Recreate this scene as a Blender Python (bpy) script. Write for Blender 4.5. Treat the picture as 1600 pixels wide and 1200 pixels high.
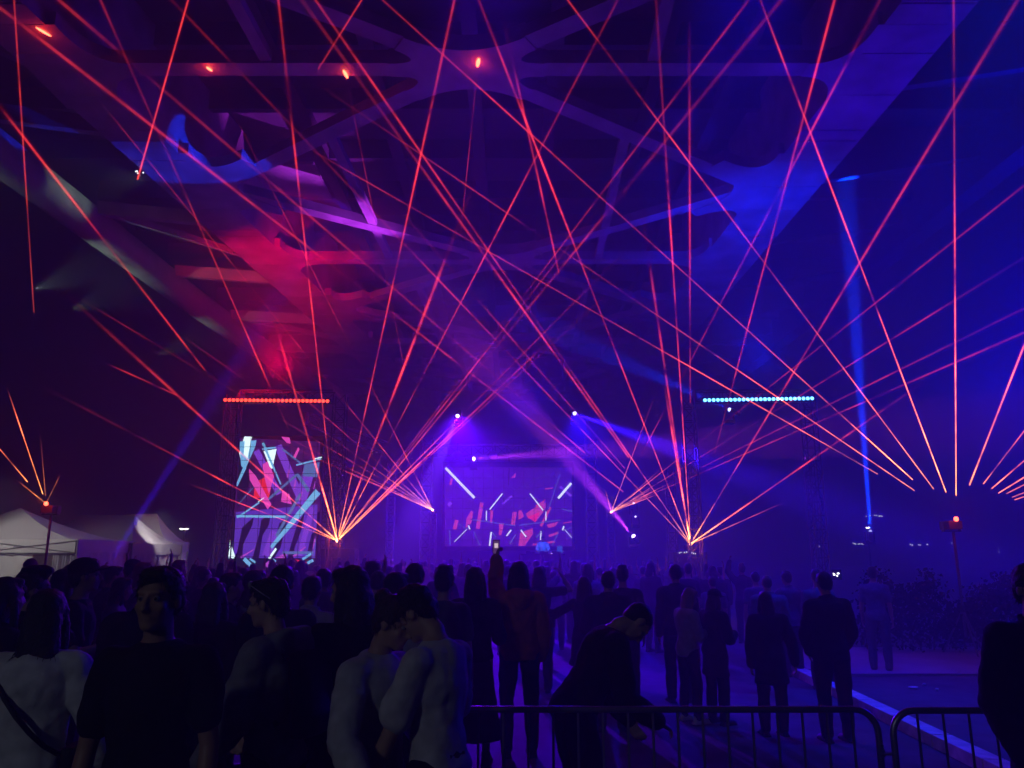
import bpy, bmesh, math, random
from mathutils import Vector, Matrix, noise
R = math.radians
random.seed(7)
C = bpy.context.scene
for o in list(bpy.data.objects): bpy.data.objects.remove(o, do_unlink=True)

# ------------------------------------------------------------------ camera
CAMZ = 1.95; PITCH = R(12.6); FPX = 1202.0
cd = bpy.data.cameras.new("camera"); cam = bpy.data.objects.new("camera", cd)
C.collection.objects.link(cam); C.camera = cam
cd.sensor_width = 36; cd.lens = 36*FPX/1600
cd.clip_start = 0.05; cd.clip_end = 600
cam.location = (0, 0, CAMZ); cam.rotation_euler = (math.pi/2+PITCH, 0, 0)
CP, SP = math.cos(PITCH), math.sin(PITCH)
def ray(px, py):
    a = (px-800)/FPX; b = (600-py)/FPX
    return Vector((a, CP-b*SP, SP+b*CP))
def at(px, py, Y):
    r = ray(px, py); return Vector((0, 0, CAMZ)) + r*(Y/r.y)
def atz(px, py, z):
    r = ray(px, py); return Vector((0, 0, CAMZ)) + r*((z-CAMZ)/r.z)

# ------------------------------------------------------------------ world, exposure, render
w = bpy.data.worlds.new("World"); C.world = w; w.use_nodes = True
wn = w.node_tree.nodes; wb = wn["Background"]
wb.inputs[0].default_value = (0.55, 0.6, 1.0, 1); wb.inputs[1].default_value = 0.0011
C.view_settings.view_transform = 'Standard'; C.view_settings.look = 'None'
C.view_settings.exposure = 0; C.view_settings.gamma = 1
C.render.engine = 'CYCLES'
cy = C.cycles
cy.use_denoising = True
cy.max_bounces = 5; cy.diffuse_bounces = 2; cy.glossy_bounces = 2; cy.transmission_bounces = 2
cy.volume_bounces = 0; cy.transparent_max_bounces = 96
cy.sample_clamp_indirect = 2; cy.sample_clamp_direct = 0
cy.use_adaptive_sampling = True; cy.adaptive_threshold = 0.02
cy.caustics_reflective = False; cy.caustics_refractive = False

# ------------------------------------------------------------------ show light bars, and added fill lights without fixtures
def light(name, kind, loc, energy, color, **k):
    l = bpy.data.lights.new(name, kind); o = bpy.data.objects.new(name, l)
    C.collection.objects.link(o); o.location = loc; l.energy = energy; l.color = color
    aim = k.pop('aim', None)
    for a, v in k.items(): setattr(l, a, v)
    if aim is not None:
        o.rotation_euler = (Vector(aim)-Vector(loc)).to_track_quat('-Z', 'Y').to_euler()
    return o
ZB0 = 15.95
RBAR = at(432, 626, 26); BBAR = at(1185, 624, 26)
light('red_bar_light', 'AREA', RBAR+Vector((0,-.1,1.0)), 210, (1, .0, .01), shape='RECTANGLE', size=3.5, size_y=.3, spread=R(120), aim=RBAR+Vector((-.10,.12,1)))
def wash(name, loc, aim, e, col, ang=110, r=.8): light(name, 'SPOT', loc, e, col, spot_size=R(ang), spot_blend=1, shadow_soft_size=r, aim=aim)
wash('blue_fill', at(1800, 520, 38), (9, 10, 2), 25000, (.0, .001, 1), 100)  # unseen spots added to tint haze and ground
wash('blue_kerb_fill', (7.6, 8.6, 13.5), (5.1, 10.3, 0), 9000, (.0, .03, 1), 30, .1)
wash('floor_fill', at(898, 646, 34.75), (2.8, 15.5, 0), 15000, (.015, .002, 1), 28, .2)
wash('floor_fill', at(715, 650, 35.75), (-.5, 16.5, 0), 34000, (.1, .0, 1), 30, .2)
wash('floor_down_fill', (4.0, 10.6, 14.2), (4.0, 15.0, 0), 8000, (.0, .004, 1), 44, .2)
wash('floor_down_fill', (-.5, 10.6, 14.2), (-.4, 15.5, 0), 4000, (.05, .003, 1), 42, .2)
light('violet_haze_fill', 'POINT', at(700, 800, 34.2), 60, (1, .0, .8), shadow_soft_size=.8)  # unseen point lights added to colour the haze
wash('blue_girder_wash', at(1330, 600, 24), atz(1370, 130, ZB0), 3000, (.03, .0, 1), 60)
light('violet_haze_fill', 'POINT', at(640, 800, 31), 560, (.05, .006, 1), shadow_soft_size=.8)
light('violet_haze_fill', 'POINT', at(740, 560, 33), 300, (.45, .02, .7), shadow_soft_size=.8)
light('blue_haze_fill', 'POINT', at(1100, 770, 33), 500, (.0, .006, 1), shadow_soft_size=.8)
light('blue_haze_fill', 'POINT', at(1560, 600, 31), 900, (.004, .01, 1), shadow_soft_size=1.5)
light('violet_haze_fill', 'POINT', at(820, 640, 31.5), 900, (.012, .004, 1), shadow_soft_size=.8)
wash('violet_up_fill', at(800, 640, 30), (0, 17, 16), 800, (.06, .0, 1), 104)
wash('red_girder_wash', at(432, 590, 26.4), atz(455, 430, ZB0), 27000, (1, .0, .04), 48, .3)
wash('blue_girder_wash', at(1185, 590, 26.4), atz(1190, 360, ZB0), 9500, (0, .014, 1), 96)
wash('magenta_up_fill', at(420, 560, 27), (-9, 14, 16), 250, (.36, .0, .7), 80)
# --LIGHTS2--

# ------------------------------------------------------------------ helpers
def mat(name, col, rough=.7, metal=0, spec=.4, noise_amt=0, nscale=8, bump=0, bscale=60):
    m = bpy.data.materials.new(name); m.use_nodes = True
    nt = m.node_tree; b = nt.nodes["Principled BSDF"]
    b.inputs['Base Color'].default_value = (*col, 1); b.inputs['Roughness'].default_value = rough
    b.inputs['Metallic'].default_value = metal; b.inputs['Specular IOR Level'].default_value = spec
    tc = None
    if noise_amt or bump:
        tc = nt.nodes.new('ShaderNodeTexCoord')
    if noise_amt:
        n = nt.nodes.new('ShaderNodeTexNoise'); n.inputs['Scale'].default_value = nscale; n.inputs['Detail'].default_value = 6
        nt.links.new(tc.outputs['Object'], n.inputs['Vector'])
        cr = nt.nodes.new('ShaderNodeValToRGB')
        cr.color_ramp.elements[0].position = .3; cr.color_ramp.elements[1].position = .7
        cr.color_ramp.elements[0].color = tuple(c*(1-noise_amt) for c in col)+(1,)
        cr.color_ramp.elements[1].color = tuple(min(1, c*(1+noise_amt)) for c in col)+(1,)
        nt.links.new(n.outputs['Fac'], cr.inputs[0]); nt.links.new(cr.outputs[0], b.inputs['Base Color'])
    if bump:
        n2 = nt.nodes.new('ShaderNodeTexNoise'); n2.inputs['Scale'].default_value = bscale; n2.inputs['Detail'].default_value = 5
        nt.links.new(tc.outputs['Object'], n2.inputs['Vector'])
        bp = nt.nodes.new('ShaderNodeBump'); bp.inputs['Strength'].default_value = bump; bp.inputs['Distance'].default_value = .02
        nt.links.new(n2.outputs['Fac'], bp.inputs['Height']); nt.links.new(bp.outputs[0], b.inputs['Normal'])
    return m
def emat(name, col, s):
    m = bpy.data.materials.new(name); m.use_nodes = True
    nt = m.node_tree; nt.nodes.clear()
    e = nt.nodes.new('ShaderNodeEmission'); e.inputs[0].default_value = (*col, 1); e.inputs[1].default_value = s
    o = nt.nodes.new('ShaderNodeOutputMaterial'); nt.links.new(e.outputs[0], o.inputs[0])
    m.cycles.emission_sampling = 'NONE'
    return m
def tag(o, label=None, cat=None, group=None, kind=None):
    if label: o['label'] = label
    if cat: o['category'] = cat
    if group: o['group'] = group
    if kind: o['kind'] = kind
    return o
def empty(name, loc=(0,0,0), label=None, cat=None, group=None, rz=0):
    o = bpy.data.objects.new(name, None); C.collection.objects.link(o)
    o.empty_display_size = .2; o.location = loc; o.rotation_euler = (0,0,rz)
    return tag(o, label, cat, group)
def link(name, me, m, parent=None, smooth=False):
    o = bpy.data.objects.new(name, me); C.collection.objects.link(o)
    if m is not None and len(me.materials) == 0:
        for mm in (m if isinstance(m, (list, tuple)) else [m]): me.materials.append(mm)
    if smooth:
        me.shade_smooth()
    if parent is not None:
        o.parent = parent
        if parent.name in bpy.data.objects:
            o.matrix_parent_inverse = Matrix()
    return o
class MB:
    def __init__(s): s.v = []; s.f = []; s.mi = []
    def add(s, vs, fs, mi=0):
        n = len(s.v); s.v += [tuple(v) for v in vs]; s.f += [tuple(i+n for i in f) for f in fs]; s.mi += [mi]*len(fs); return s
    def box(s, c, d, rz=0, mi=0, M=None):
        hx, hy, hz = d[0]/2, d[1]/2, d[2]/2; ca, sa = math.cos(rz), math.sin(rz)
        vs = []
        for x in (-hx, hx):
            for y in (-hy, hy):
                for z in (-hz, hz):
                    v = Vector((x*ca-y*sa, x*sa+y*ca, z))
                    if M: v = M @ v
                    vs.append((v.x+c[0], v.y+c[1], v.z+c[2]))
        return s.add(vs, [(0,1,3,2),(4,6,7,5),(0,4,5,1),(2,3,7,6),(0,2,6,4),(1,5,7,3)], mi)
    def hexa(s, bot, top, mi=0):
        n = len(bot)
        s.add(list(bot)+list(top), [tuple(range(n))[::-1], tuple(range(n, 2*n))]+[(i, (i+1)%n, n+(i+1)%n, n+i) for i in range(n)], mi)
        return s
    def tube(s, a, b, r0, r1=None, n=10, cap=True, mi=0):
        a, b = Vector(a), Vector(b); r1 = r0 if r1 is None else r1
        d = (b-a).normalized(); u = d.orthogonal().normalized(); w_ = d.cross(u)
        vs = [a+(u*math.cos(2*math.pi*i/n)+w_*math.sin(2*math.pi*i/n))*r0 for i in range(n)]
        vs += [b+(u*math.cos(2*math.pi*i/n)+w_*math.sin(2*math.pi*i/n))*r1 for i in range(n)]
        fs = [(i, (i+1)%n, n+(i+1)%n, n+i) for i in range(n)]
        if cap: fs += [tuple(range(n))[::-1], tuple(range(n, 2*n))]
        return s.add(vs, fs, mi)
    def path(s, pts, r, n=8, mi=0):
        pts = [Vector(p) for p in pts]; N = len(pts); rs = r if isinstance(r, (list, tuple)) else [r]*N
        u = None; vs = []
        for i, p in enumerate(pts):
            d = (pts[min(i+1, N-1)]-pts[max(i-1, 0)]).normalized()
            u = d.orthogonal().normalized() if u is None else (u-d*u.dot(d)).normalized()
            w_ = d.cross(u)
            vs += [p+(u*math.cos(2*math.pi*k/n)+w_*math.sin(2*math.pi*k/n))*rs[i] for k in range(n)]
        fs = [(i*n+k, i*n+(k+1)%n, (i+1)*n+(k+1)%n, (i+1)*n+k) for i in range(N-1) for k in range(n)]
        fs += [tuple(range(n))[::-1], tuple(range((N-1)*n, N*n))]
        return s.add(vs, fs, mi)
    def ball(s, c, r, seg=12, rings=8, mi=0):
        r = (r, r, r) if not isinstance(r, (tuple, list)) else r
        vs = [(c[0], c[1], c[2]+r[2])]
        for j in range(1, rings):
            t = math.pi*j/rings
            for i in range(seg):
                a = 2*math.pi*i/seg
                vs.append((c[0]+r[0]*math.sin(t)*math.cos(a), c[1]+r[1]*math.sin(t)*math.sin(a), c[2]+r[2]*math.cos(t)))
        vs.append((c[0], c[1], c[2]-r[2])); L = len(vs)-1
        fs = [(0, 1+i, 1+(i+1)%seg) for i in range(seg)]
        fs += [(1+(j-1)*seg+i, 1+j*seg+i, 1+j*seg+(i+1)%seg, 1+(j-1)*seg+(i+1)%seg) for j in range(1, rings-1) for i in range(seg)]
        fs += [(L, 1+(rings-2)*seg+(i+1)%seg, 1+(rings-2)*seg+i) for i in range(seg)]
        return s.add(vs, fs, mi)
    def mesh(s, name):
        me = bpy.data.meshes.new(name); me.from_pydata(s.v, [], s.f); me.polygons.foreach_set('material_index', s.mi); me.update(); return me
    def build(s, name, m, parent=None, smooth=False, off=None):
        if off is not None: s.v = [(v[0]-off[0], v[1]-off[1], v[2]-off[2]) for v in s.v]
        return link(name, s.mesh(name), m, parent, smooth)

# ------------------------------------------------------------------ ground
M_asph = mat('asphalt', (.07, .07, .075), .75, noise_amt=.35, nscale=3, bump=.5, bscale=90)
M_conc = mat('concrete', (.30, .30, .31), .8, noise_amt=.2, nscale=1.5, bump=.3, bscale=40)
M_steel = mat('painted_steel', (.32, .31, .33), .55, noise_amt=.38, nscale=.9)
M_steeld = mat('dark_steel', (.06, .06, .07), .6, noise_amt=.2, nscale=.8)
M_black = mat('black_plastic', (.015, .015, .017), .5)
M_alu = mat('aluminium', (.55, .55, .57), .35, metal=.9)
g = MB()
NX, NY = 60, 60
gv = []; gf = []
for j in range(NY+1):
    for i in range(NX+1):
        x = -140+280*i/NX; y = -30+190*j/NY
        gv.append((x, y, 0))
for j in range(NY):
    for i in range(NX):
        a = j*(NX+1)+i; gf.append((a, a+1, a+NX+2, a+NX+1))
g.add(gv, gf); tag(g.build('ground', M_asph), kind='structure')

# ------------------------------------------------------------------ bridge underside
H = 14.0; ZB = CAMZ+H
brg = empty('bridge', (0, 36, ZB), 'steel road bridge overhead, its underside girders and cross bracing lit red, violet and blue', 'bridge')
BO = Vector((0, 36, ZB))
def li(t): return (-.90+.105*(t-1.3))*H
def lo(t): return (-1.03+.083*(t-1.3))*H
def ri(t): return (.71-.05*(t-1.44))*H
def ro(t): return (.86-.012*(t-1.44))*H
def hubx(t): return (-.0944+.056*(t-1.439))*H
def prism(mb, poly, z0, z1): mb.hexa([(p[0], p[1], z0) for p in poly], [(p[0], p[1], z1) for p in poly])
T0, T1 = .25, 5.2
for (a, b) in ((lo, li), (ri, ro)):
    m = MB(); n = 24
    for k in range(n):
        ta, tb = T0+(T1-T0)*k/n, T0+(T1-T0)*(k+1)/n
        # bottom flange strip
        m.add([(a(ta), ta*H, ZB), (b(ta), ta*H, ZB), (b(tb), tb*H, ZB), (a(tb), tb*H, ZB)], [(0,3,2,1)])
        for e in (a, b):
            m.add([(e(ta), ta*H, ZB), (e(tb), tb*H, ZB), (e(tb), tb*H, ZB+3.6), (e(ta), ta*H, ZB+3.6)], [(0,1,2,3)])
    for k in range(34):
        t_ = T0+.12+k*.145; xa, xb = min(a(t_), b(t_)), max(a(t_), b(t_)); m.box(((xa+xb)/2, t_*H, ZB-.012), (xb-xa-.06, .07, .02))
        if k % 4 == 1: m.box(((xa+xb)/2, t_*H+.9, ZB-.018), (xb-xa-.2, .5, .03))
    m.build('main_girder', M_steel, brg, off=BO)
def bar2(mb, p, q, wd, z0, z1):
    p, q = Vector(p), Vector(q); d = (q-p).normalized(); s = Vector((-d.y, d.x))*wd/2
    prism(mb, [p+s, q+s, q-s, p-s], z0, z1)
def gusset(mb, c, mem, z0, z1):
    c = Vector(c); mem = sorted(mem, key=lambda q: q[0] % (2*math.pi)); n = len(mem); poly = []
    for i in range(n):
        a, hw, L = mem[i]; a2, hw2, L2 = mem[(i+1) % n]
        d = Vector((math.cos(a), math.sin(a))); s = Vector((-d.y, d.x))
        d2 = Vector((math.cos(a2), math.sin(a2))); s2 = Vector((-d2.y, d2.x))
        poly.append(c+d*L-s*hw); P = c+d*L+s*hw; poly.append(P)
        Q = c+d2*L2-s2*hw2
        p0 = c+s*hw; q0 = c-s2*hw2; den = d.x*d2.y-d.y*d2.x
        if abs(den) < .05: continue
        t = ((q0-p0).x*d2.y-(q0-p0).y*d2.x)/den
        X = p0+d*t
        for k in range(1, 12):
            u = k/12; poly.append(P*(1-u)**2+X*2*u*(1-u)+Q*u*u)
    mb.hexa([(p.x, p.y, z0) for p in poly], [(p.x, p.y, z1) for p in poly])
hubs = [.352, 1.439, 2.526, 3.613, 4.7]; nodes = [.89, 1.982, 3.07, 4.157]
HW = .31
for k, t in enumerate(hubs):
    hx = hubx(t); y = t*H; m = MB()
    bar2(m, (li(t)+.02, y), (ri(t)-.02, y), 2*HW, ZB+.02, ZB+.45)
    for e in (-1, 1):   # upper chord of the cross frame and web
        pass
    m.build('cross_beam', M_steel, brg, off=BO)
    mem = [(0, HW, 2.3), (math.pi, HW, 2.3)]
    for dt in (-.545, .543):
        for fx in (li, ri):
            tn = t+dt
            if not T0 < tn < T1: continue
            q = Vector((fx(tn), tn*H)); p = Vector((hx, y)); d = (q-p)
            m = MB(); bar2(m, p, q, 2*HW, ZB+.04+(.01 if dt > 0 else 0), ZB+.42)
            m.build('diagonal_brace', M_steel, brg, off=BO)
            mem.append((math.atan2(d.y, d.x), HW, 2.2))
            # longitudinal strut from mid brace to next cross beam
            if dt > 0 and k < 4:
                mid = p.lerp(q, .48); m = MB()
                bar2(m, mid, (mid.x+.3, hubs[k+1]*H), .34, ZB+.07, ZB+.35)
                m.build('strut', M_steel, brg, off=BO)
    m = MB(); gusset(m, (hx, y), mem, ZB-.004, ZB+.5); m.build('gusset_plate', M_steel, brg, off=BO)
    for fx, s in ((li, 1), (ri, -1)):
        m = MB(); gusset(m, (fx(t)-s*.9, y), [((0 if s > 0 else math.pi), HW, 2.2), (math.pi/2, .95, 2.0), (-math.pi/2, .95, 2.0)], ZB-.008, ZB+.4)
        m.build('gusset_plate', M_steel, brg, off=BO)
for t in nodes:
    for fx, s in ((li, 1), (ri, -1)):
        mem = [(math.pi/2, .95, 2.8), (-math.pi/2, .95, 2.8)]
        for dt in (-.543, .545):
            th = t+dt; d = Vector((hubx(th), th*H))-Vector((fx(t), t*H)); mem.append((math.atan2(d.y, d.x), HW, 3.6))
        m = MB(); gusset(m, (fx(t)-s*.9, t*H), mem, ZB-.006, ZB+.4); m.build('gusset_plate', M_steel, brg, off=BO)
# deck, floor beams, stringers, edge beams
m = MB(); m.box((0, 38, ZB+4.0), (44, 86, .5)); m.build('deck', M_steeld, brg, off=BO)
m = MB()
for k in range(22):
    y = 4+k*3.8
    m.box((0, y, ZB+3.3), (40, .28, .9))
m.build('floor_beams', M_steeld, brg, off=BO)
m = MB()
for x in (-8.2, -4.9, -1.4, 1.5, 5.2, 8.0):
    m.box((x, 38, ZB+3.0), (.5, 84, .5))
m.build('stringers', M_steeld, brg, off=BO)
def ledge(t): return (-1.36+.02*(t-1.4)+.028*(t-2.8)**2*(1 if t > 2.8 else 0))*H
m = MB(); pts = []; n = 14; K = 40; vs = []
for k in range(K+1):
    t = T0+(T1-T0)*k/K
    for i in range(n):
        a = 2*math.pi*i/n
        vs.append((ledge(t)+.75*math.cos(a), t*H, ZB+.35+.62*math.sin(a)+(.25 if math.sin(a) > 0 else 0)))
m.add(vs, [(k*n+i, (k+1)*n+i, (k+1)*n+(i+1)%n, k*n+(i+1)%n) for k in range(K) for i in range(n)])
m.build('edge_beam', M_conc, brg, smooth=True, off=BO)
for k in range(9):
    t = .6+k*.545
    m = MB(); bar2(m, (ledge(t)+.6, t*H), (lo(t)-.02, t*H+1.2), .3, ZB+.6, ZB+1.2); m.build('bracket', M_steel, brg, off=BO)
    if k % 2: m = MB(); bar2(m, (ledge(t)+.6, t*H), (lo(t+.5)-.02, t*H+6), .22, ZB+.7, ZB+1.0); m.build('bracket', M_steel, brg, off=BO)
for (x_, y_, dx_) in ((418, 286, 5.0), (584, 474, 4.6), (640, 571, 3.5)):  # pale panels added so the lamp patches show overhead
    p_ = atz(x_, y_, ZB+2.3); m = MB(); m.box((p_.x, p_.y, ZB+2.36), (dx_, 3.4, .12)); m.build('added_soffit_panel', M_conc, brg, off=BO)
m = MB(); m.box((ledge(2.5)-1.2, 38, ZB+1.5), (.5, 80, .35))
for k in range(30): m.box((ledge(2.5)-.95, 2+k*2.6, ZB+1.0), (.16, .2, 1.3))
m.build('parapet_rail', M_conc, brg, off=BO)
m = MB(); m.box((1.42*H, 38, ZB+2.4), (1.0, 84, 2.4))
for k in range(12):
    y = 3+k*6.5
    m.hexa([(ro(2)+.05, y, ZB+.9), (1.40*H, y, ZB+2.2), (1.40*H, y+.3, ZB+2.2), (ro(2)+.05, y+.3, ZB+.9)], [(ro(2)+.05, y, ZB+3.5), (1.40*H, y, ZB+3.5), (1.40*H, y+.3, ZB+3.5), (ro(2)+.05, y+.3, ZB+3.5)])
m.build('cantilever_brackets', M_steeld, brg, off=BO)
# ------------------------------------------------------------------ trusses, screens, stage
M_truss = mat('truss_metal', (.13, .13, .14), .5, metal=.3)
def truss(name, a, b, wd, label, cat='truss', group=None, up=None, bay=None, parent=None, r=.024):
    a, b = Vector(a), Vector(b); d = (b-a); L = d.length; d.normalize()
    u = Vector(up) if up else Vector((0, 1, 0)); u = (u-d*u.dot(d)).normalized(); v = d.cross(u)
    bay = bay or wd*1.1; n = max(2, int(L/bay)); t = empty(name, a, label, cat, group) if parent is None else parent
    cs = [(u*x+v*y)*wd/2 for x, y in ((1,1),(1,-1),(-1,-1),(-1,1))]
    mb = MB()
    for c in cs: mb.tube(a+c, b+c, r, n=6)
    mb.build('chords', M_truss, t, off=a)
    mb = MB()
    for i in range(n):
        p, q = a+d*(L*i/n), a+d*(L*(i+1)/n)
        for k in range(4):
            c0, c1 = cs[k], cs[(k+1) % 4]
            if (i+k) % 2: c0, c1 = c1, c0
            mb.tube(p+c0, q+c1, r*.5, n=5); mb.tube(p+cs[k], p+cs[(k+1) % 4], r*.5, n=5)
    mb.build('lattice', M_truss, t, off=a)
    mb = MB(); q = a-d*.0
    mb.box(q, (wd*1.25, wd*1.25, .04) if abs(d.z) > .9 else (.04, wd*1.1, wd*1.1)); mb.build('end_plate', M_truss, t, off=a)
    return t
def ground(px, Y, z=0): p = at(px, 868, Y); return Vector((p.x, Y, z))

# tower frames left and right, each carrying an LED bar
for (pl, pr, Y, side) in ((347, 520, 26.6, 'left'), (1087, 1282, 26.6, 'right')):
    L_, R_ = ground(pl, Y), ground(pr, Y); zt = at(432, 618, Y).z
    lit = 'red' if side == 'left' else 'blue'
    truss('truss_tower', L_+Vector((0,0,.03)), Vector((L_.x, Y, zt)), .42, ('outer' if side == 'left' else 'inner')+' lattice tower holding up the '+lit+' light bar', 'truss tower', 'truss towers under the light bars')
    truss('truss_tower', R_+Vector((0,0,.03)), Vector((R_.x, Y, zt)), .42, ('inner' if side == 'left' else 'outer')+' lattice tower holding up the '+lit+' light bar', 'truss tower', 'truss towers under the light bars')
    truss('truss_beam', Vector((L_.x+.24, Y, zt-.05)), Vector((R_.x-.24, Y, zt-.05)), .4, 'horizontal truss beam directly above the '+lit+' light bar', 'truss beam', up=(0,0,1))
def led_bar(c, x0, x1, col, label, tilt):
    t = empty('light_bar', c, label, 'light bar')
    W = (x1-x0); mb = MB(); mb.box((0, .06, 0), (W+.1, .12, .13)); mb.build('housing', M_black, t)
    mt = emat('led_'+label.split()[0], col, 1)
    for i in range(26):
        x = -W/2+W*(i+.5)/26
        mb = MB(); mb.ball((x, -.02, tilt*x), (.062, .03, .062), 10, 6); mb.build('lamp', mt, t, smooth=True)
    for x in (-W*.4, W*.4):
        mb = MB(); mb.tube((x, .06, .05), (x, .4, .35), .02, n=6); mb.build('clamp', M_truss, t)
led_bar(RBAR, at(350,625,26).x, at(516,625,26).x, (5, .24, .12), 'red glowing light bar with a row of lamps above the left screen', -.012)
led_bar(BBAR, at(1097,625,26).x, at(1271,625,26).x, (.8, 3.4, 7), 'blue glowing light bar with a row of lamps on the right tower', .018)

def screen(name, x0, y0, x1, y1, Y, label, polys, cols, orig, sc):
    a, b = at(x0, y1, Y), at(x1, y0, Y); c = Vector(((a.x+b.x)/2, Y, (a.z+b.z)/2))
    t = empty(name, c, label, 'led screen'); mb = MB()
    mb.box((0, .12, 0), (b.x-a.x+.01, .16, b.z-a.z+.01)); mb.build('panel', M_black, t)
    ks = {}
    for i, (ck, pts) in enumerate(polys):
        mb = ks.setdefault(ck, MB()); vs = []
        for (u, v) in pts:
            q = at(orig[0]+u/sc, orig[1]+v/sc, Y)
            vs.append((min(max(q.x, a.x), b.x)-c.x, .034-.0016*i, min(max(q.z, a.z), b.z)-c.z))
        mb.add(vs, [tuple(range(len(vs)))])
    mb = MB(); W_, H_ = b.x-a.x, b.z-a.z
    for i in range(1, int(W_/.5)+1): mb.box((-W_/2+i*.5, -.068, 0), (.014, .004, H_))
    for i in range(1, int(H_/.5)+1): mb.box((0, -.066, -H_/2+i*.5), (W_, .004, .014))
    mb.build('panel_seams', M_black, t)
    for ck, mb in ks.items(): mb.build('image', emat('screen_'+ck, cols[ck][0], cols[ck][1]*1.7), t)
    return t
COLS = {'white': ((.75, 1, 1), 1.1), 'cyan': ((.18, .5, .85), .8), 'dim': ((.10, .16, .42), .8), 'violet': ((.10, .03, .42), .9), 'violetb': ((.17, .04, .5), 1.0),
        'magenta': ((.85, .07, .5), .8), 'pink': ((.5, .07, .6), .8), 'red': ((.9, .02, .03), .8), 'dark': ((.01, .003, .02), 1), 'plum': ((.06, .006, .09), .8), 'plumc': ((.09, .012, .34), .42), 'rose': ((.75, .06, .16), .6)}
def q4(a, b, w, w2=None):
    a, b = Vector(a), Vector(b); d = (b-a).normalized(); s = Vector((-d.y, d.x)); w2 = w if w2 is None else w2
    return [tuple(a+s*w/2), tuple(b+s*w2/2), tuple(b-s*w2/2), tuple(a-s*w/2)]
SL = [('plum', [(150,120),(800,150),(800,700),(120,740)]),
 ('violet', [(140,700),(780,640),(760,1060),(120,1060)]),
 ('dark', [(150,120),(300,330),(250,470),(150,700)]), ('dark', [(190,820),(280,740),(270,800),(200,950),(185,1060),(140,1060),(160,960)]),
 ('dark', [(340,760),(410,720),(400,800),(350,880),(320,1060),(270,1060),(320,880)]), ('dark', [(480,790),(560,720),(520,850),(490,980),(440,1060),(410,1060),(440,960)]),
 ('dark', [(620,800),(680,700),(650,850),(600,980),(590,1060),(545,1060),(570,960)]), ('dark', [(730,880),(780,830),(740,1000),(730,1060),(690,1060)]),
 ('violetb', q4((470,180),(650,600),60)), ('violetb', q4((300,220),(480,560),50)), ('violetb', q4((720,350),(640,640),90)), ('violetb', q4((450,850),(380,1050),70)),('violetb', q4((740,660),(640,1040),40)),
 ('red', [(290,470),(440,390),(400,590),(280,590)]), ('magenta', [(245,360),(300,420),(420,640),(390,680),(250,450)]), ('magenta', [(350,330),(395,300),(440,420),(400,560),(370,450)]),
 ('magenta', [(505,530),(560,560),(580,640),(495,620)]), ('magenta', [(495,112),(560,118),(575,170),(540,160)]), ('magenta', [(590,270),(630,190),(640,210),(605,290)]),
 ('pink', q4((560,370),(545,430),14)), ('pink', q4((610,450),(598,520),10)), ('pink', q4((765,460),(750,520),8)), ('pink', q4((660,540),(640,610),12)),
 ('pink', q4((180,1055),(290,990),16,4)), ('pink', q4((590,1050),(690,970),18,6)), ('pink', [(450,1060),(545,1010),(535,1060)]), ('pink', [(360,1110),(420,1070),(400,1140)]), ('pink', q4((600,1155),(660,1135),14)), ('pink', q4((745,990),(762,910),5,12)),
 ('white', [(210,110),(270,112),(225,330),(195,350),(170,240)]), ('cyan', [(170,150),(305,140),(295,190),(215,370),(185,340)]), ('white', [(215,112),(268,112),(235,280),(205,250)]),
 ('cyan', q4((215,350),(150,495),26,16)), ('cyan', q4((350,210),(455,195),14)), ('white', [(360,225),(462,208),(428,365),(410,350)]), ('cyan', q4((355,160),(495,485),20,10)),
 ('dim', q4((510,210),(650,320),14)), ('cyan', q4((615,335),(810,285),12)), ('white', q4((760,285),(815,272),8)), ('dim', q4((620,400),(715,540),26)), ('dim', q4((400,600),(620,410),18)), ('dim', [(680,330),(800,310),(780,430),(665,420)]),
 ('cyan', q4((155,745),(330,625),12)), ('white', q4((320,620),(365,590),8,3)), ('dim', q4((165,640),(280,510),6)), ('cyan', q4((150,733),(550,738),18)), ('dim', q4((460,890),(650,560),22)),
 ('cyan', q4((420,978),(790,540),26,60)), ('dim', q4((510,1018),(750,1018),22)), ('white', [(95,920),(145,1062),(82,1062)]), ('white', q4((405,1065),(460,985),16)), ('cyan', q4((665,1070),(735,1025),18)),
 ('cyan', q4((210,1065),(275,1130),30)), ('cyan', q4((255,1065),(300,1095),16)), ('red', [(610,1068),(700,1095),(660,1125)]), ('cyan', q4((435,1068),(460,1085),12)), ('cyan', q4((705,1100),(750,1075),22)), ('dim', q4((770,910),(750,1060),3))]
screen('stage_screen', 356, 681, 506, 892, 28.6, 'tall left screen showing violet stripes with pale blue and magenta shards', SL, COLS, (340, 660), 5.0)
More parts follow.
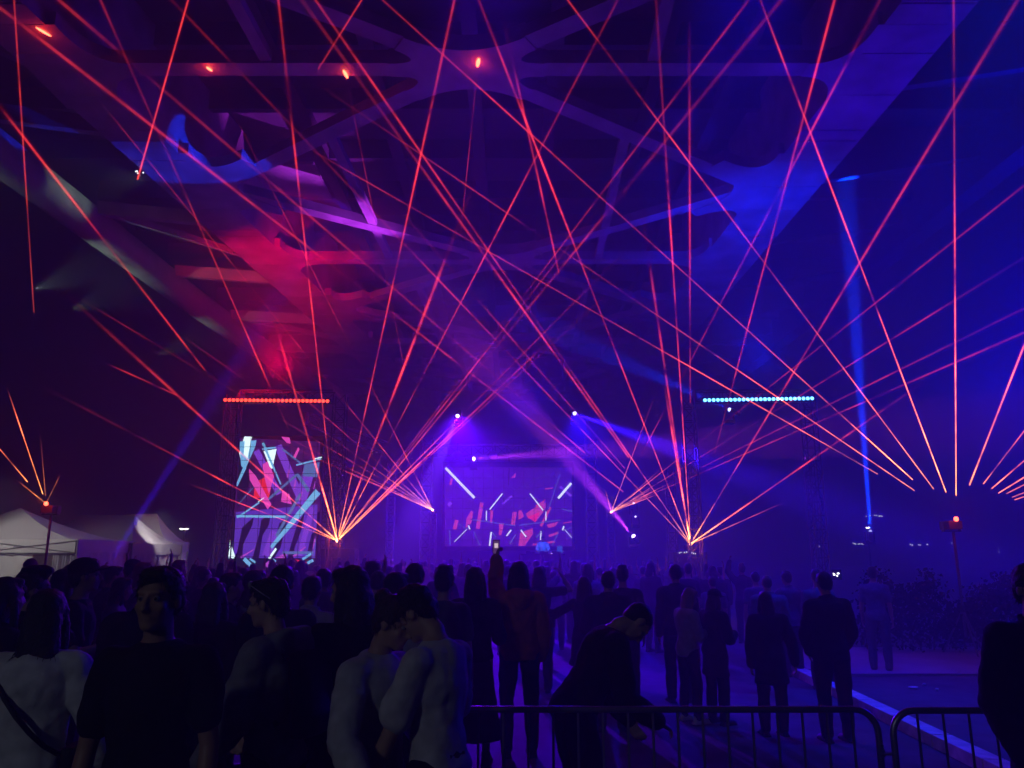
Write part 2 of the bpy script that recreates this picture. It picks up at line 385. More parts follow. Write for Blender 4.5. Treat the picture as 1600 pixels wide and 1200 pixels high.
SC = [('rose', q4((270,540),(275,600),20,30)), ('plumc', [(140,520),(935,520),(935,1015),(140,1015)]), ('rose', [(550,590),(585,555),(580,585)]),
 ('rose', q4((215,850),(200,910),24)), ('rose', [(270,900),(275,840),(305,790),(320,800),(305,870)]), ('rose', q4((372,740),(345,905),24)), ('rose', q4((435,790),(428,870),20,12)), ('rose', q4((578,800),(565,880),26)), ('rose', q4((495,870),(485,945),32,16)),
 ('rose', [(600,790),(620,790),(635,830),(600,850)]), ('rose', [(645,810),(705,770),(770,740),(770,780),(710,860),(660,840)]), ('rose', [(705,760),(770,720),(765,738),(715,770)]), ('rose', [(600,1012),(610,930),(690,900),(690,940),(640,1012)]),
 ('rose', [(775,880),(850,860),(830,890),(790,900)]), ('rose', q4((765,655),(815,650),8)), ('rose', q4((790,950),(850,930),14)), ('rose', q4((690,1005),(830,985),12)), ('red', [(660,830),(735,800),(705,865)]), ('rose', q4((185,590),(175,630),14)), ('rose', q4((740,890),(800,770),16)), ('rose', q4((880,870),(935,860),6)),
 ('violetb', q4((160,760),(180,740),20)), ('violetb', q4((500,750),(560,700),12)), ('violetb', q4((860,640),(930,700),14))]
screen('stage_screen', 690, 722, 896, 860, 38.2, 'wide screen behind the performer, rose red stripes crossed by white tubes', SC, COLS, (660, 600), 4.0)
# light tubes hung in front of the centre screen
M_tw = emat('tube_white', (.85, .95, 1), 1.6); M_tb = emat('tube_blue', (.22, .35, .8), .55); M_td = emat('tube_dim', (.16, .10, .6), .5)
TU = [((145,525),(325,712),13,0),((930,620),(848,715),13,0),((500,685),(420,785),6,0),((672,685),(755,790),6,0),((400,792),(400,852),5,0),((772,797),(772,854),5,0),((288,884),(296,908),7,0),((555,912),(525,950),7,0),
 ((615,912),(648,955),7,0),((885,888),(875,915),7,0),((280,905),(198,987),3,0),((170,910),(173,1006),4,1),((322,920),(358,1009),3,1),((430,925),(420,1011),8,0),((742,920),(738,975),6,0),((852,920),(810,1012),3,1),((890,910),(935,962),3,0),
 ((582,942),(545,1000),5,1),((605,883),(862,850),4,1),((310,848),(585,886),4,1),((380,560),(585,660),3,2),((800,555),(610,645),3,2),((500,695),(590,790),3,2),((665,700),(600,780),3,2),((300,530),(370,742),3,2),((860,562),(788,782),3,1),((870,780),(936,798),4,1),
 ((225,872),(275,905),3,1),((430,920),(462,960),5,1),((745,925),(710,960),6,1),((145,635),(320,730),2,2),((900,912),(935,893),3,1),((150,812),(380,770),2,2)]
for (a, b, wdt, kd) in TU:
    p, q = at(660+a[0]/4, 600+a[1]/4, 37.4), at(660+b[0]/4, 600+b[1]/4, 37.4); r = wdt/4/1202*37.4/2*1.1
    c = (p+q)/2; t = empty('light_tube', c, ('thin dim tube of light' if kd == 2 else 'slim bluish tube of light' if kd == 1 else 'bright white tube of light')+' slung in front of the centre screen', 'light tube', ['white tubes of light on the stage', 'bluish tubes of light on the stage', 'dim tubes of light on the stage'][kd])
    mb = MB(); mb.tube(p, q, r, n=8); mb.build('tube', (M_tw, M_tb, M_td)[kd], t, smooth=True, off=c)
    d = (q-p).normalized(); mb = MB(); mb.tube(p-d*.05, p, r*1.2, n=8); mb.build('end_cap', M_black, t, off=c)
    mb = MB(); mb.tube(q, q+d*.05, r*1.2, n=8); mb.build('end_cap', M_black, t, off=c)

# stage deck, desk
SX0, SX1 = at(650, 868, 35).x, at(1050, 868, 35).x
stg = empty('stage', (0, 37.5, 0), 'low black stage with a cloth skirt under the centre screen', 'stage')
mb = MB(); mb.box((0, 0, 1.0), (SX1-SX0, 6.5, .12)); mb.box((0,2,.5),(SX1-SX0-.3,.1,.9)); o_ = mb.build('stage_floor', M_black, stg); o_.location.x = (SX0+SX1)/2
mb = MB()
for i in range(60):
    x0 = SX0+(SX1-SX0)*i/60; mb.tube((x0+.1, -3.25, 0.02), (x0+.1, -3.25, .93), .11, n=8)
mb.build('skirt', M_black, stg)
dk = empty('mixing_desk', at(848, 868, 34.9), 'long dark mixing desk in front of the performer', 'desk'); dk.location.z = 1.06
mb = MB(); mb.box((.0, 0, .95), (1.9, .7, .07)); mb.build('table_top', M_black, dk)
mb = MB(); mb.box((0, -.3, .5), (1.8, .04, .85)); mb.build('front_panel', M_black, dk)
for x in (-.55, .05, .6):
    mb = MB(); mb.box((x, -.02, 1.03), (.38, .42, .1)); mb.tube((x-.08,-.02,1.08),(x-.08,-.02,1.1),.1,n=14); mb.build('player', M_black, dk)
mb = MB(); mb.box((.75, -.1, 1.17), (.24, .03, .3)); mb.build('monitor', emat('monitor_blue', (.03,.15,.8), .6), dk)
zr = at(790, 704, 37.2).z
truss('truss_beam', (SX0, 37.2, zr), (at(925, 868, 37.2).x, 37.2, zr), .5, 'horizontal truss beam across the top of the centre stage', 'truss beam', up=(0,0,1))
for px, lb in ((664, 'lattice tower at the near side of the centre stage, by the pink beam'), (926, 'lattice tower at the other edge of the centre stage, behind the magenta beam')):
    g_ = ground(px, 37.2); truss('truss_tower', g_+Vector((0,0,.03)), g_+Vector((0,0,zr+.6)), .5, lb, 'truss tower')
# stage wings: arched roof ribs seen as a thin violet truss at the left of the stage
ra, rb = at(480, 655, 33), at(600, 700, 35)
truss('truss_beam', ra, rb, .5, 'sloping violet truss between the left screen and the stage', 'truss beam', up=(0,0,1))
for px, Y, top, lb in ((527, 29.5, 700, 'slim lattice mast just behind the orange laser fan'), (505, 30.5, 716, 'slim lattice mast at the inner edge of the left screen'), (1052, 31, 735, 'slim lattice mast behind the right laser fan'), (1092, 30, 716, 'slim lattice mast beside the right speaker stack'), (1275, 31, 715, 'slim double mast lit violet in the blue haze'), (340, 30, 640, 'slim mast standing left of the left screen'), (608, 33, 722, 'slim dark mast behind the left laser beams')):
    g_ = ground(px, Y); zt = at(px, top, Y).z
    truss('lattice_mast', g_+Vector((0,0,.03)), g_+Vector((0,0,zt)), .32, lb, 'mast', r=.018)
for px, lb in ((715, 'round black lamp housing hanging left of the stage middle'), (770, 'round black lamp housing hanging over the stage middle')):
    c = at(px, 712, 36.4); t = empty('hanging_lamp', c, lb, 'lamp')
    mb = MB(); mb.ball((0,0,0), (.24,.2,.22), 16, 10); mb.build('housing', M_black, t, smooth=True)
    mb = MB(); mb.tube((0,0,.2), (0,.1,.6), .03, n=6); mb.build('hanger', M_black, t)
c = at(795, 745, 36.4); t = empty('hanging_cable', c, 'thin black cable hanging before the centre screen', 'cable'); mb = MB(); mb.path([(0,0,1.2),(0.02,0,.4),(-.02,0,-.4)], .02, 6); mb.build('cable', M_black, t)

# speaker stacks under the two big laser projectors
M_grille = mat('speaker_grille', (.02, .02, .022), .6, bump=.8, bscale=400)
def speaker_stack(px, Y, ztop, lb, side):
    g_ = ground(px, Y); n = 3; hh = (ztop-.02)/n
    for k in range(n):
        c = g_+Vector((0, .45, .01+hh*k)); t = empty('speaker_cabinet', c, ['bottom','middle','top'][k]+' black speaker cabinet of the stack under the '+lb, 'speaker', 'speaker cabinets under the laser projectors')
        mb = MB(); mb.box((0, 0, hh/2), (1.15, .8, hh-.015)); mb.build('cabinet', M_black, t)
        mb = MB(); mb.box((0, -.42, hh/2), (1.05, .03, hh-.1)); mb.build('grille', M_grille, t)
        mb = MB()
        for x in (-.6, .6): mb.tube((x, -.1, hh/2), (x, .1, hh/2), .03, n=6)
        mb.build('handle', M_truss, t)
    return g_

# ------------------------------------------------------------------ laser beams, lit haze imitated by emissive tubes
def beam_mat(name, near, far, sn, sf, fall, nz):
    m = bpy.data.materials.new(name); m.use_nodes = True; nt = m.node_tree; nt.nodes.clear(); N = nt.nodes.new; L = nt.links.new
    tc = N('ShaderNodeTexCoord'); sx = N('ShaderNodeSeparateXYZ'); L(tc.outputs['Object'], sx.inputs[0])
    gx = N('ShaderNodeSeparateXYZ'); L(tc.outputs['Generated'], gx.inputs[0])
    def M(op, a, b=None, c=None):
        n = N('ShaderNodeMath'); n.operation = op
        for i, q in enumerate((a, b, c)):
            if q is None: continue
            if isinstance(q, (int, float)): n.inputs[i].default_value = q
            else: L(q, n.inputs[i])
        return n.outputs[0]
    z = sx.outputs['Z']; e = M('EXPONENT', M('MULTIPLY', z, -1/fall))
    oi = N('ShaderNodeObjectInfo')
    cb = N('ShaderNodeCombineXYZ'); L(M('MULTIPLY_ADD', oi.outputs['Random'], 90, M('MULTIPLY', z, .55)), cb.inputs[0])
    no = N('ShaderNodeTexNoise'); no.inputs['Scale'].default_value = 1; no.inputs['Detail'].default_value = 4; no.inputs['Roughness'].default_value = .65
    L(cb.outputs[0], no.inputs['Vector'])
    mr = N('ShaderNodeMapRange'); L(no.outputs['Fac'], mr.inputs[0]); mr.inputs[1].default_value = .39; mr.inputs[2].default_value = .60; mr.inputs[3].default_value = 1-nz; mr.inputs[4].default_value = 1+nz*.6
    mr.clamp = True
    fe = N('ShaderNodeMapRange'); fe.interpolation_type = 'SMOOTHSTEP'; L(gx.outputs['Z'], fe.inputs[0]); fe.inputs[1].default_value = 1.0; fe.inputs[2].default_value = .66; fe.inputs[3].default_value = 0; fe.inputs[4].default_value = 1
    cb2 = N('ShaderNodeCombineXYZ'); L(M('MULTIPLY_ADD', oi.outputs['Random'], 50, M('MULTIPLY', z, .16)), cb2.inputs[1])
    no2 = N('ShaderNodeTexNoise'); no2.inputs['Scale'].default_value = 1; no2.inputs['Detail'].default_value = 3; L(cb2.outputs[0], no2.inputs['Vector'])
    mr2 = N('ShaderNodeMapRange'); L(no2.outputs['Fac'], mr2.inputs[0]); mr2.inputs[1].default_value = .40; mr2.inputs[2].default_value = .58; mr2.inputs[3].default_value = .22; mr2.inputs[4].default_value = 1.3
    mxn = M('MAXIMUM', mr2.outputs[0], e)
    st = M('MULTIPLY', M('MULTIPLY', M('MULTIPLY', mxn, M('MULTIPLY_ADD', e, sn-sf, sf)), mr.outputs[0]), fe.outputs[0])
    st = M('MULTIPLY', st, oi.outputs['Alpha'])
    mx = N('ShaderNodeMix'); mx.data_type = 'RGBA'; L(e, mx.inputs[0]); mx.inputs[6].default_value = (*far, 1); mx.inputs[7].default_value = (*near, 1)
    em = N('ShaderNodeEmission'); L(mx.outputs[2], em.inputs[0]); L(st, em.inputs[1])
    tr = N('ShaderNodeBsdfTransparent'); ad = N('ShaderNodeAddShader'); L(em.outputs[0], ad.inputs[0]); L(tr.outputs[0], ad.inputs[1])
    o = N('ShaderNodeOutputMaterial'); L(ad.outputs[0], o.inputs[0]); m.cycles.emission_sampling = 'NONE'; return m
BM = [beam_mat('beam_core', (1, .40, .09), (1, .05, .05), 5.5, .26, 3.2, .95), beam_mat('beam_mid', (1, .10, .03), (1, .014, .008), .6, .07, 3.6, .8), beam_mat('beam_halo', (1, .02, .006), (1, .004, .006), .09, .013, 4, .5)]
def beam(parent, S, E, s0=0.0, s1=1.0, k=1.0, r=.0045, div=.0004):
    """a straight shaft of laser light: three nested open emissive tubes imitating lit haze along local Z"""
    S, E = Vector(S), Vector(E); L = (E-S).length; mb = MB(); n = 8
    a, b = s0*L, s1*L
    for mi, f in enumerate((1, 1.8, 3.2)):
        K = 3
        for i in range(K):
            z0, z1 = a+(b-a)*i/K, a+(b-a)*(i+1)/K
            r0, r1 = (r+div*z0)*f, (r+div*z1)*f
            if mi == 2: r0, r1 = r0+.003, r1+.003
            vs = [(r0*math.cos(2*math.pi*j/n), r0*math.sin(2*math.pi*j/n), z0) for j in range(n)]+[(r1*math.cos(2*math.pi*j/n), r1*math.sin(2*math.pi*j/n), z1) for j in range(n)]
            mb.add(vs, [(j, (j+1) % n, n+(j+1) % n, n+j) for j in range(n)], mi)
    o = mb.build('beam', BM, parent, smooth=True); o.color = (1, 1, 1, k*(.8+.45*abs(math.sin(E.x*7.3+E.z*3.1))))
    o.location = S-Vector(parent.location); o.rotation_euler = (E-S).to_track_quat('Z', 'Y').to_euler()
    return o
def projector(S, label, group=None, stand=None):
    t = empty('laser_projector', S, label, 'laser projector', group)
    mb = MB(); mb.box((0, .22, -.12), (.27, .36, .17)); mb.build('housing', M_black, t)
    mb = MB()
    for k in range(7): mb.box((-.105+.035*k, .42, -.12), (.02, .04, .16))
    mb.build('heat_sink', M_black, t)
    mb = MB(); mb.box((0, .22, -.235), (.36, .1, .02)); mb.box((-.165, .22, -.15), (.015, .08, .2)); mb.box((.165, .22, -.15), (.015, .08, .2)); mb.build('bracket', M_steeld, t)
    mb = MB(); mb.ball((0, 0, 0), (.05, .03, .05), 12, 8); mb.build('aperture', emat('aperture_glow', (1, .35, .15), 14) if S.y > 20 else emat('aperture_glow_red', (1, .06, .03), 12), t, smooth=True)
    return t
SA, SB, SCc, SD, SE, SF = at(527, 845, 27), at(1079, 850, 27), at(1494, 811, 16), at(72, 787, 18), at(676, 797, 36), at(955, 800, 36)
PA = projector(SA, 'laser projector on the left speaker stack with a wide fan of orange red beams')
PB = projector(SB, 'laser projector on the right speaker stack with a tall fan of beams')
PC = projector(SCc, 'laser projector on a pole at the right, beams starting in a ring around it')
PD = projector(SD, 'laser projector glowing red on a pole in front of the white tents')
PE = projector(SE, 'small laser projector left of the centre stage')
PF = projector(SF, 'small laser projector right of the centre stage')
speaker_stack(527, 27, SA.z-.26, 'left laser projector', 0); speaker_stack(1079, 27, SB.z-.26, 'right laser projector', 1)
def fan(P, S, specs):
    for sp in specs:
        (x, y, Y) = sp[:3]; kw = sp[3] if len(sp) > 3 else {}
        E = at(x, y, Y)
        if 'z' in kw: kw = dict(kw); kw.pop('z'); E = atz(x, y, ZB)
        if (y <= 40 or x >= 1590 or x <= 0) and len(sp) > 3 and 'z' not in sp[3]: E = S+(E-S)*1.22
        beam(P, S, E, **kw)
def K(k=1, a=0, b=1, r=.0045, **q): return dict(k=k, s0=a, s1=b, r=r, **q)
fan(PA, SA, [(40,590,9,K(1.1)), (82,440,9,K(1.3,0,1,.009)), (262,743,14,K(.9)), (425,488,13,K(2.4,0,1,.013)), (710,0,8,K(1)), (778,190,8,K(1.2,0,1,.011)), (965,0,9,K(.9)), (955,300,11,K(.9)),
 (1200,25,9,K(.45,0,1,.011)), (997,372,12,K(.9)), (880,512,14,K(1.2,0,1,.008)), (975,435,13,K(.8)), (-30,128,8,K(1,.52,.93)), (157,0,8,K(.8,.35,1)), (435,0,8,K(1.1)),
 (1185,-20,9,K(.3,.2,1)), (730,640,20,K(.6))])
fan(PB, SB, [(1025,0,8,K(1)), (1000,310,9,K(1.0,.40,1,.008)), (1028,540,14,K(2.8,0,.9,.013)), (748,0,8,K(1.2)), (493,0,8,K(1)), (268,0,8,K(.8)), (500,40,8,K(.75,.3,1,.008)), (33,38,8,K(.5,.2,1,.008)),
 (92,0,8,K(.45,.3,1,.008)), (1590,0,8,K(.7,0,1,.008)), (1304,0,8,K(.7,.30,1)), (1450,592,13,K(1.3,0,1,.008)), (1227,784,20,K(.8)), (600,300,10,K(.5,.4,1))])
fan(PC, SCc, [(400,185,12,K(.7,.13,1)), (480,120,11,K(.7,.08,1)), (620,20,10,K(.8,.085,1)), (887,0,9,K(.9,.07,1)), (1188,0,8,K(1.0,.07,1)), (1490,0,7,K(1.1,.07,1)), (1604,530,11,K(1,.2,1,.008)),
 (1640,622,11,K(.9,.3,1)), (1655,673,11,K(.8,.35,1)), (1680,697,11,K(.8,.36,1)), (1690,712,11,K(.7,.4,1)), (1700,731,11,K(.7,.42,1)), (1710,740,11,K(.7,.42,1))])
fan(PD, SD, [(22,0,9,K(.9,.42,1)), (10,603,14,K(.8,.1,1)), (-40,655,14,K(.5,.25,1)), (294,0,9,K(.9,.62,1)), (565,0,9,K(.35,.75,1)), (60,640,14,K(.12,.1,.8)), (20,745,15,K(.15,0,.9)), (95,740,16,K(.1,0,1))])
fan(PE, SE, [(330,107,0,K(.55,.45,1,z=1)), (68,50,0,K(.55,.55,1,z=1)), (540,115,0,K(.45,.45,1,z=1)), (747,98,0,K(.55,.72,1,z=1)), (995,0,10,K(.4,.85,1)), (556,555,20,K(.9)), (370,422,17,K(.8)), (320,487,18,K(.7)),
 (277,520,18,K(.7,.72,1)), (402,633,22,K(.8)), (393,656,22,K(.9)), (391,668,22,K(.9)), (396,673,22,K(.9)), (160,565,16,K(.5,.88,1)), (120,464,15,K(.5,.70,1)), (470,650,26,K(.6))])
fan(PF, SF, [(1375,0,9,K(.8,.25,1)), (1030,600,26,K(1,0,1)), (1600,290,13,K(.6,.1,1)), (1604,400,13,K(.5,.1,1)), (1604,480,13,K(.65,.1,1)), (1604,518,13,K(.65,.1,1)), (945,762,32,K(.8)), (1030,741,30,K(.7)), (1030,757,31,K(1.0)), (1030,764,31,K(1.0)), (1031,771,31,K(1.0)), (1045,722,29,K(.4))])
# a second beam behind the deck edge, coming from above
beam(PB, SB, at(1077,0,8), .50, 1, .8); beam(PF, SF, at(780,0,9), .75, 1, .8)

# stands for the pole mounted projectors
def tripod(px, Y, ztop, label):
    g_ = ground(px, Y); t = empty('tripod_stand', g_, label, 'stand'); mb = MB(); mb.tube((0,0,.35), (0,0,ztop), .028, n=8); mb.build('pole', M_truss, t)
    for k in range(3):
        a = k*2.09+.4; mb = MB(); mb.tube((0,0,.9), (.45*math.cos(a), .45*math.sin(a), .02), .018, n=6); mb.build('leg', M_truss, t)
    mb = MB(); mb.tube((0,0,.85), (0,0,.97), .05, n=8); mb.build('collar', M_black, t)
tripod(72, 18.22, SD.z-.25, 'metal pole stand holding the laser projector before the white tents')
tripod(1494, 16.22, SCc.z-.25, 'metal pole stand holding the ring laser projector at the right')
for (s, g_) in ((SE, 'left'), (SF, 'right')):
    gg = Vector((s.x, s.y+.22, 0)); truss('truss_totem', gg+Vector((0,0,.03)), gg+Vector((0,0,s.z-.25)), .3, 'short truss totem carrying the small '+g_+' laser projector', 'truss totem', r=.016)
# emissive spots imitating laser light on the steel overhead
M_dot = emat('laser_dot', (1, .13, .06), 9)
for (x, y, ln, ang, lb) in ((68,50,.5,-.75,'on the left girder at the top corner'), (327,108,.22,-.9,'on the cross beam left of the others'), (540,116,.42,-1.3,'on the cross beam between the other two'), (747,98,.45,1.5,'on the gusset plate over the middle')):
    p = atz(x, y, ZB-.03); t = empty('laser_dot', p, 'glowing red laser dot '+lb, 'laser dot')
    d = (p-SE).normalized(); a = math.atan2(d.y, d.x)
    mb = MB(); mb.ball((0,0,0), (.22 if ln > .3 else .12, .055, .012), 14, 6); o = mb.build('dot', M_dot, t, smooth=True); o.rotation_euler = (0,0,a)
    light('laser_dot_light', 'POINT', p+Vector((0,0,-.22)), 9, (1, .02, .01), shadow_soft_size=.05)  # added point light for the halo round each dot
for s, e in ((SD, 14), (SCc, 8), (SA, 40), (SB, 10)):
    light('laser_scatter_light', 'POINT', s+Vector((0,-.25,.05)), e, (1, .03, .015), shadow_soft_size=.06)

# ------------------------------------------------------------------ moving heads (real spot lamps)
def head(S, aim, ang, e, col, label, r=.09, lens=6, blend=.35, group=None):
    S = Vector(S); d = (Vector(aim)-S).normalized(); t = empty('moving_head', S, label, 'stage light', group)
    q = d.to_track_quat('Z', 'Y').to_matrix().to_4x4()
    mb = MB(); mb.tube(-d*.34, -d*.02, r*1.15, r*1.35, n=16); mb.ball(-d*.34, r*1.15, 14, 8); mb.build('head', M_black, t, smooth=True)
    mb = MB(); mb.ball(-d*.005, r, 16, 8)
    mb.build('lens', emat('lens_glow', tuple(min(1, c*.5+.5) for c in col), lens), t, smooth=True)
    mb = MB(); mb.box((0, .2, -.42), (.36, .3, .14)); mb.build('base', M_black, t)
    mb = MB(); mb.box((-.17, .14, -.2), (.03, .1, .36)); mb.box((.17, .14, -.2), (.03, .1, .36)); mb.build('yoke', M_black, t)
    light('moving_head_lamp', 'SPOT', S+d*.12, e, col, spot_size=R(ang), spot_blend=blend, shadow_soft_size=.06, aim=aim)
    return t
head(at(990,838,35.5), at(850,672,33.8), 13, 105000, (.62, .04, 1), 'stage light on the floor throwing the magenta beam up across the stage', lens=9, blend=1)
head(at(715,650,36), at(612,900,30), 12, 44000, (.17, .03, 1), 'bright stage light shining its beam down to the left', lens=9)
head(at(740,717,36), at(900,706,34.2), 8, 90000, (.60, .04, 1), 'white hot stage light pointing sideways under the stage truss', lens=12)
head(at(898,646,35), at(1400,828,19), 5.5, 280000, (.03, .004, 1), 'stage light sending the long blue beam down to the right', lens=5, blend=.9)
head(at(1360,830,30), at(1322,300,29.5), 4.6, 1500000, (.0, .03, 1), 'stage light pointing straight up in the blue haze', r=.06, lens=1.5, blend=1)
head(at(163,892,21), at(500,362,33.5), 4.4, 190000, (.05, .005, 1), 'stage light behind the crowd shooting a blue beam over the tents', r=.06, lens=2, blend=.8)
head(at(1140,640,27), atz(285,255,ZB), 8.5, 70000, (.0, .03, 1), 'stage light throwing a blue ellipse onto the left girder', r=.07, lens=4, blend=.14)
head(at(862,866,34.6), at(992,725,31), 3.5, 4680, (.6, .12, 1), 'small floor light with a thin violet beam beside the desk', r=.05, lens=3)
head(at(990,786,35.2), at(984,890,34.6), 3.5, 2160, (.4, .12, 1), 'small hanging light with a beam straight down', r=.05, lens=2)
head(at(993,807,34.8), at(1040,890,34), 3.5, 2880, (.5, .12, 1), 'small hanging light with a beam down to the right', r=.05, lens=3)
light('dj_light', 'SPOT', at(842, 800, 33.6), 420, (.0, .16, 1), spot_size=R(22), spot_blend=.5, aim=at(848, 856, 35.3))

# ------------------------------------------------------------------ barriers
M_galv = mat('galvanised_steel', (.32, .32, .34), .35, metal=.85, noise_amt=.2, nscale=6)
def barrier(x0, x1, Y, label, first_at=None, rz=0, pitch=.14):
    t = empty('crowd_barrier', ((x0+x1)/2, Y, 0), label, 'barrier', 'crowd control barriers'); W = (x1-x0)/2; zt = 1.09; zb = .2; rr = .13
    pts = []
    for k in range(9):
        a = math.pi/2*k/8; pts.append((-W+rr-rr*math.cos(a), 0, zt-rr+rr*math.sin(a)))
    fr = [(-W, 0, zb)]+pts+[(-p[0], 0, p[2]) for p in pts[::-1]]+[(W, 0, zb)]
    mb = MB(); mb.path(fr, .019, 10); mb.tube((-W, 0, zb), (W, 0, zb), .017, n=8); mb.build('frame', M_galv, t, smooth=True)
    n = int(2*W/pitch); 
    for k in range(1, n):
        x = -W+2*W*k/n; mb = MB(); mb.tube((x, 0, zb+.01), (x, 0, zt-.012), .0075, n=6); mb.build('bar', M_galv, t)
    for x in (-W*.7, W*.7):
        mb = MB(); mb.path([(x, -.28, .015), (x, -.05, .06), (x, 0, zb)], .016, 8); mb.path([(x, .28, .015), (x, .05, .06), (x, 0, zb)], .016, 8); mb.build('foot', M_galv, t, smooth=True)
    for z in (.38, .86):
        mb = MB(); mb.path([(-W-.02, 0, z), (-W-.07, 0, z), (-W-.07, 0, z+.05)], .010, 6); mb.tube((W-.01,0,z),(W+.02,0,z),.025,n=8); mb.build('hook', M_galv, t)
    return t
yb = 4.72
barrier(at(670,1108,yb).x, at(1369,1108,yb).x, yb, 'metal crowd barrier in the middle, in front of the group at the right')
barrier(at(1388,1108,yb).x, at(1388,1108,yb).x+2.5, yb-.03, 'metal crowd barrier cut off by the right edge, joined to its neighbour')
# ------------------------------------------------------------------ kerb, pavement, hedge at the right
M_white = mat('kerb_paint', (.70, .62, .64), .7, noise_amt=.3, nscale=5, bump=.3)
ka, kb = atz(1236, 1043, .12), atz(1600, 1218, .12)
d = (kb-ka); L_ = d.length; d.normalize(); s_ = Vector((d.y, -d.x, 0)); 
if s_.x < 0: s_ = -s_
n = int(L_/1.0)
for k in range(n+2):
    a = ka+d*(k*1.0+.012); b = ka+d*(k*1.0+.985); mb = MB()
    lo_ = [a, b, b+s_*.2, a+s_*.2]; mb.hexa([(p.x, p.y, -.02) for p in lo_], [(p.x, p.y, .125) for p in lo_]); o = mb.build('kerb_stone', M_white, off=((a+b)/2)*1.0)
    o.location = (a+b)/2; tag(o, 'white painted kerb stone in the line running to the lower right', 'kerb stone', 'white kerb stones')
m = bpy.data.materials
pv_ = [(atz(1240, 1014, 0)), (atz(1660, 1014, 0)), (atz(1660, 1056, 0)), (atz(1330, 1056, 0)), (atz(1260, 1048, 0))]
mb = MB(); mb.hexa([(p.x, p.y, -.02) for p in pv_[::-1]], [(p.x, p.y, .035) for p in pv_[::-1]]); tag(mb.build('pavement', M_conc), kind='structure')
# scraps of litter on the dark asphalt
for (x, y, w_, lb) in ((1427,1074,.16,'crumpled white paper scrap, largest of the litter by the kerb'), (1444,1069,.06,'tiny bottle cap left of the other cap on the asphalt'), (1464,1077,.06,'tiny bottle cap, rightmost of the litter')):
    p = atz(x, y, .02); mb = MB(); mb.ball((0,0,0), (w_/2, w_/3, .02), 8, 5); o = mb.build('litter', M_white); o.location = p; tag(o, lb, 'litter')
# hedge: leafy dark mass
M_leaf = mat('hedge_leaf', (.007, .010, .006), .95, spec=.05)
def hedge(px0, px1, Y, h, label, dens=11000):
    a, b = at(px0, 868, Y).x, at(px1, 868, Y).x; t = empty('hedge', ((a+b)/2, Y, 0), label, 'hedge'); rn = random.Random(int(px0)); mb = MB(); W = b-a
    for _ in range(int(dens*W/6)):
        u = rn.random(); hh = h*(.86+.14*math.sin(u*9+px0)+.06*math.sin(u*31)); ed = min(1, .45+4*min(u, 1-u)); z = hh*ed*rn.random()**.6; x = -W/2+W*u; y = rn.gauss(0, .28)
        sz = rn.uniform(.03, .07); nrm = Vector((rn.gauss(0,1), rn.gauss(0,1), rn.gauss(0,1))).normalized(); q = nrm.orthogonal().normalized()*sz; r_ = nrm.cross(q)*.6; c = Vector((x, y, z+.03))
        mb.add([c-q, c-r_, c+q, c+r_], [(0,1,2,3)])
    mb.build('foliage', M_leaf, t)
    mb = MB()
    for k in range(int(W*3)):
        x = -W/2+k/3+.1; mb.tube((x, rn.uniform(-.15,.15), 0), (x+rn.uniform(-.1,.1), rn.uniform(-.2,.2), h*.75), .02, .008, n=5)
    mb.build('stems', mat('hedge_stem', (.06,.045,.03), .8), t)
hedge(1338, 1470, 16.9, 1.62, 'dark dense hedge beyond the pavement strip, nearer the middle'); hedge(1474, 1680, 17.1, 1.50, 'dark dense hedge running out of the right edge')
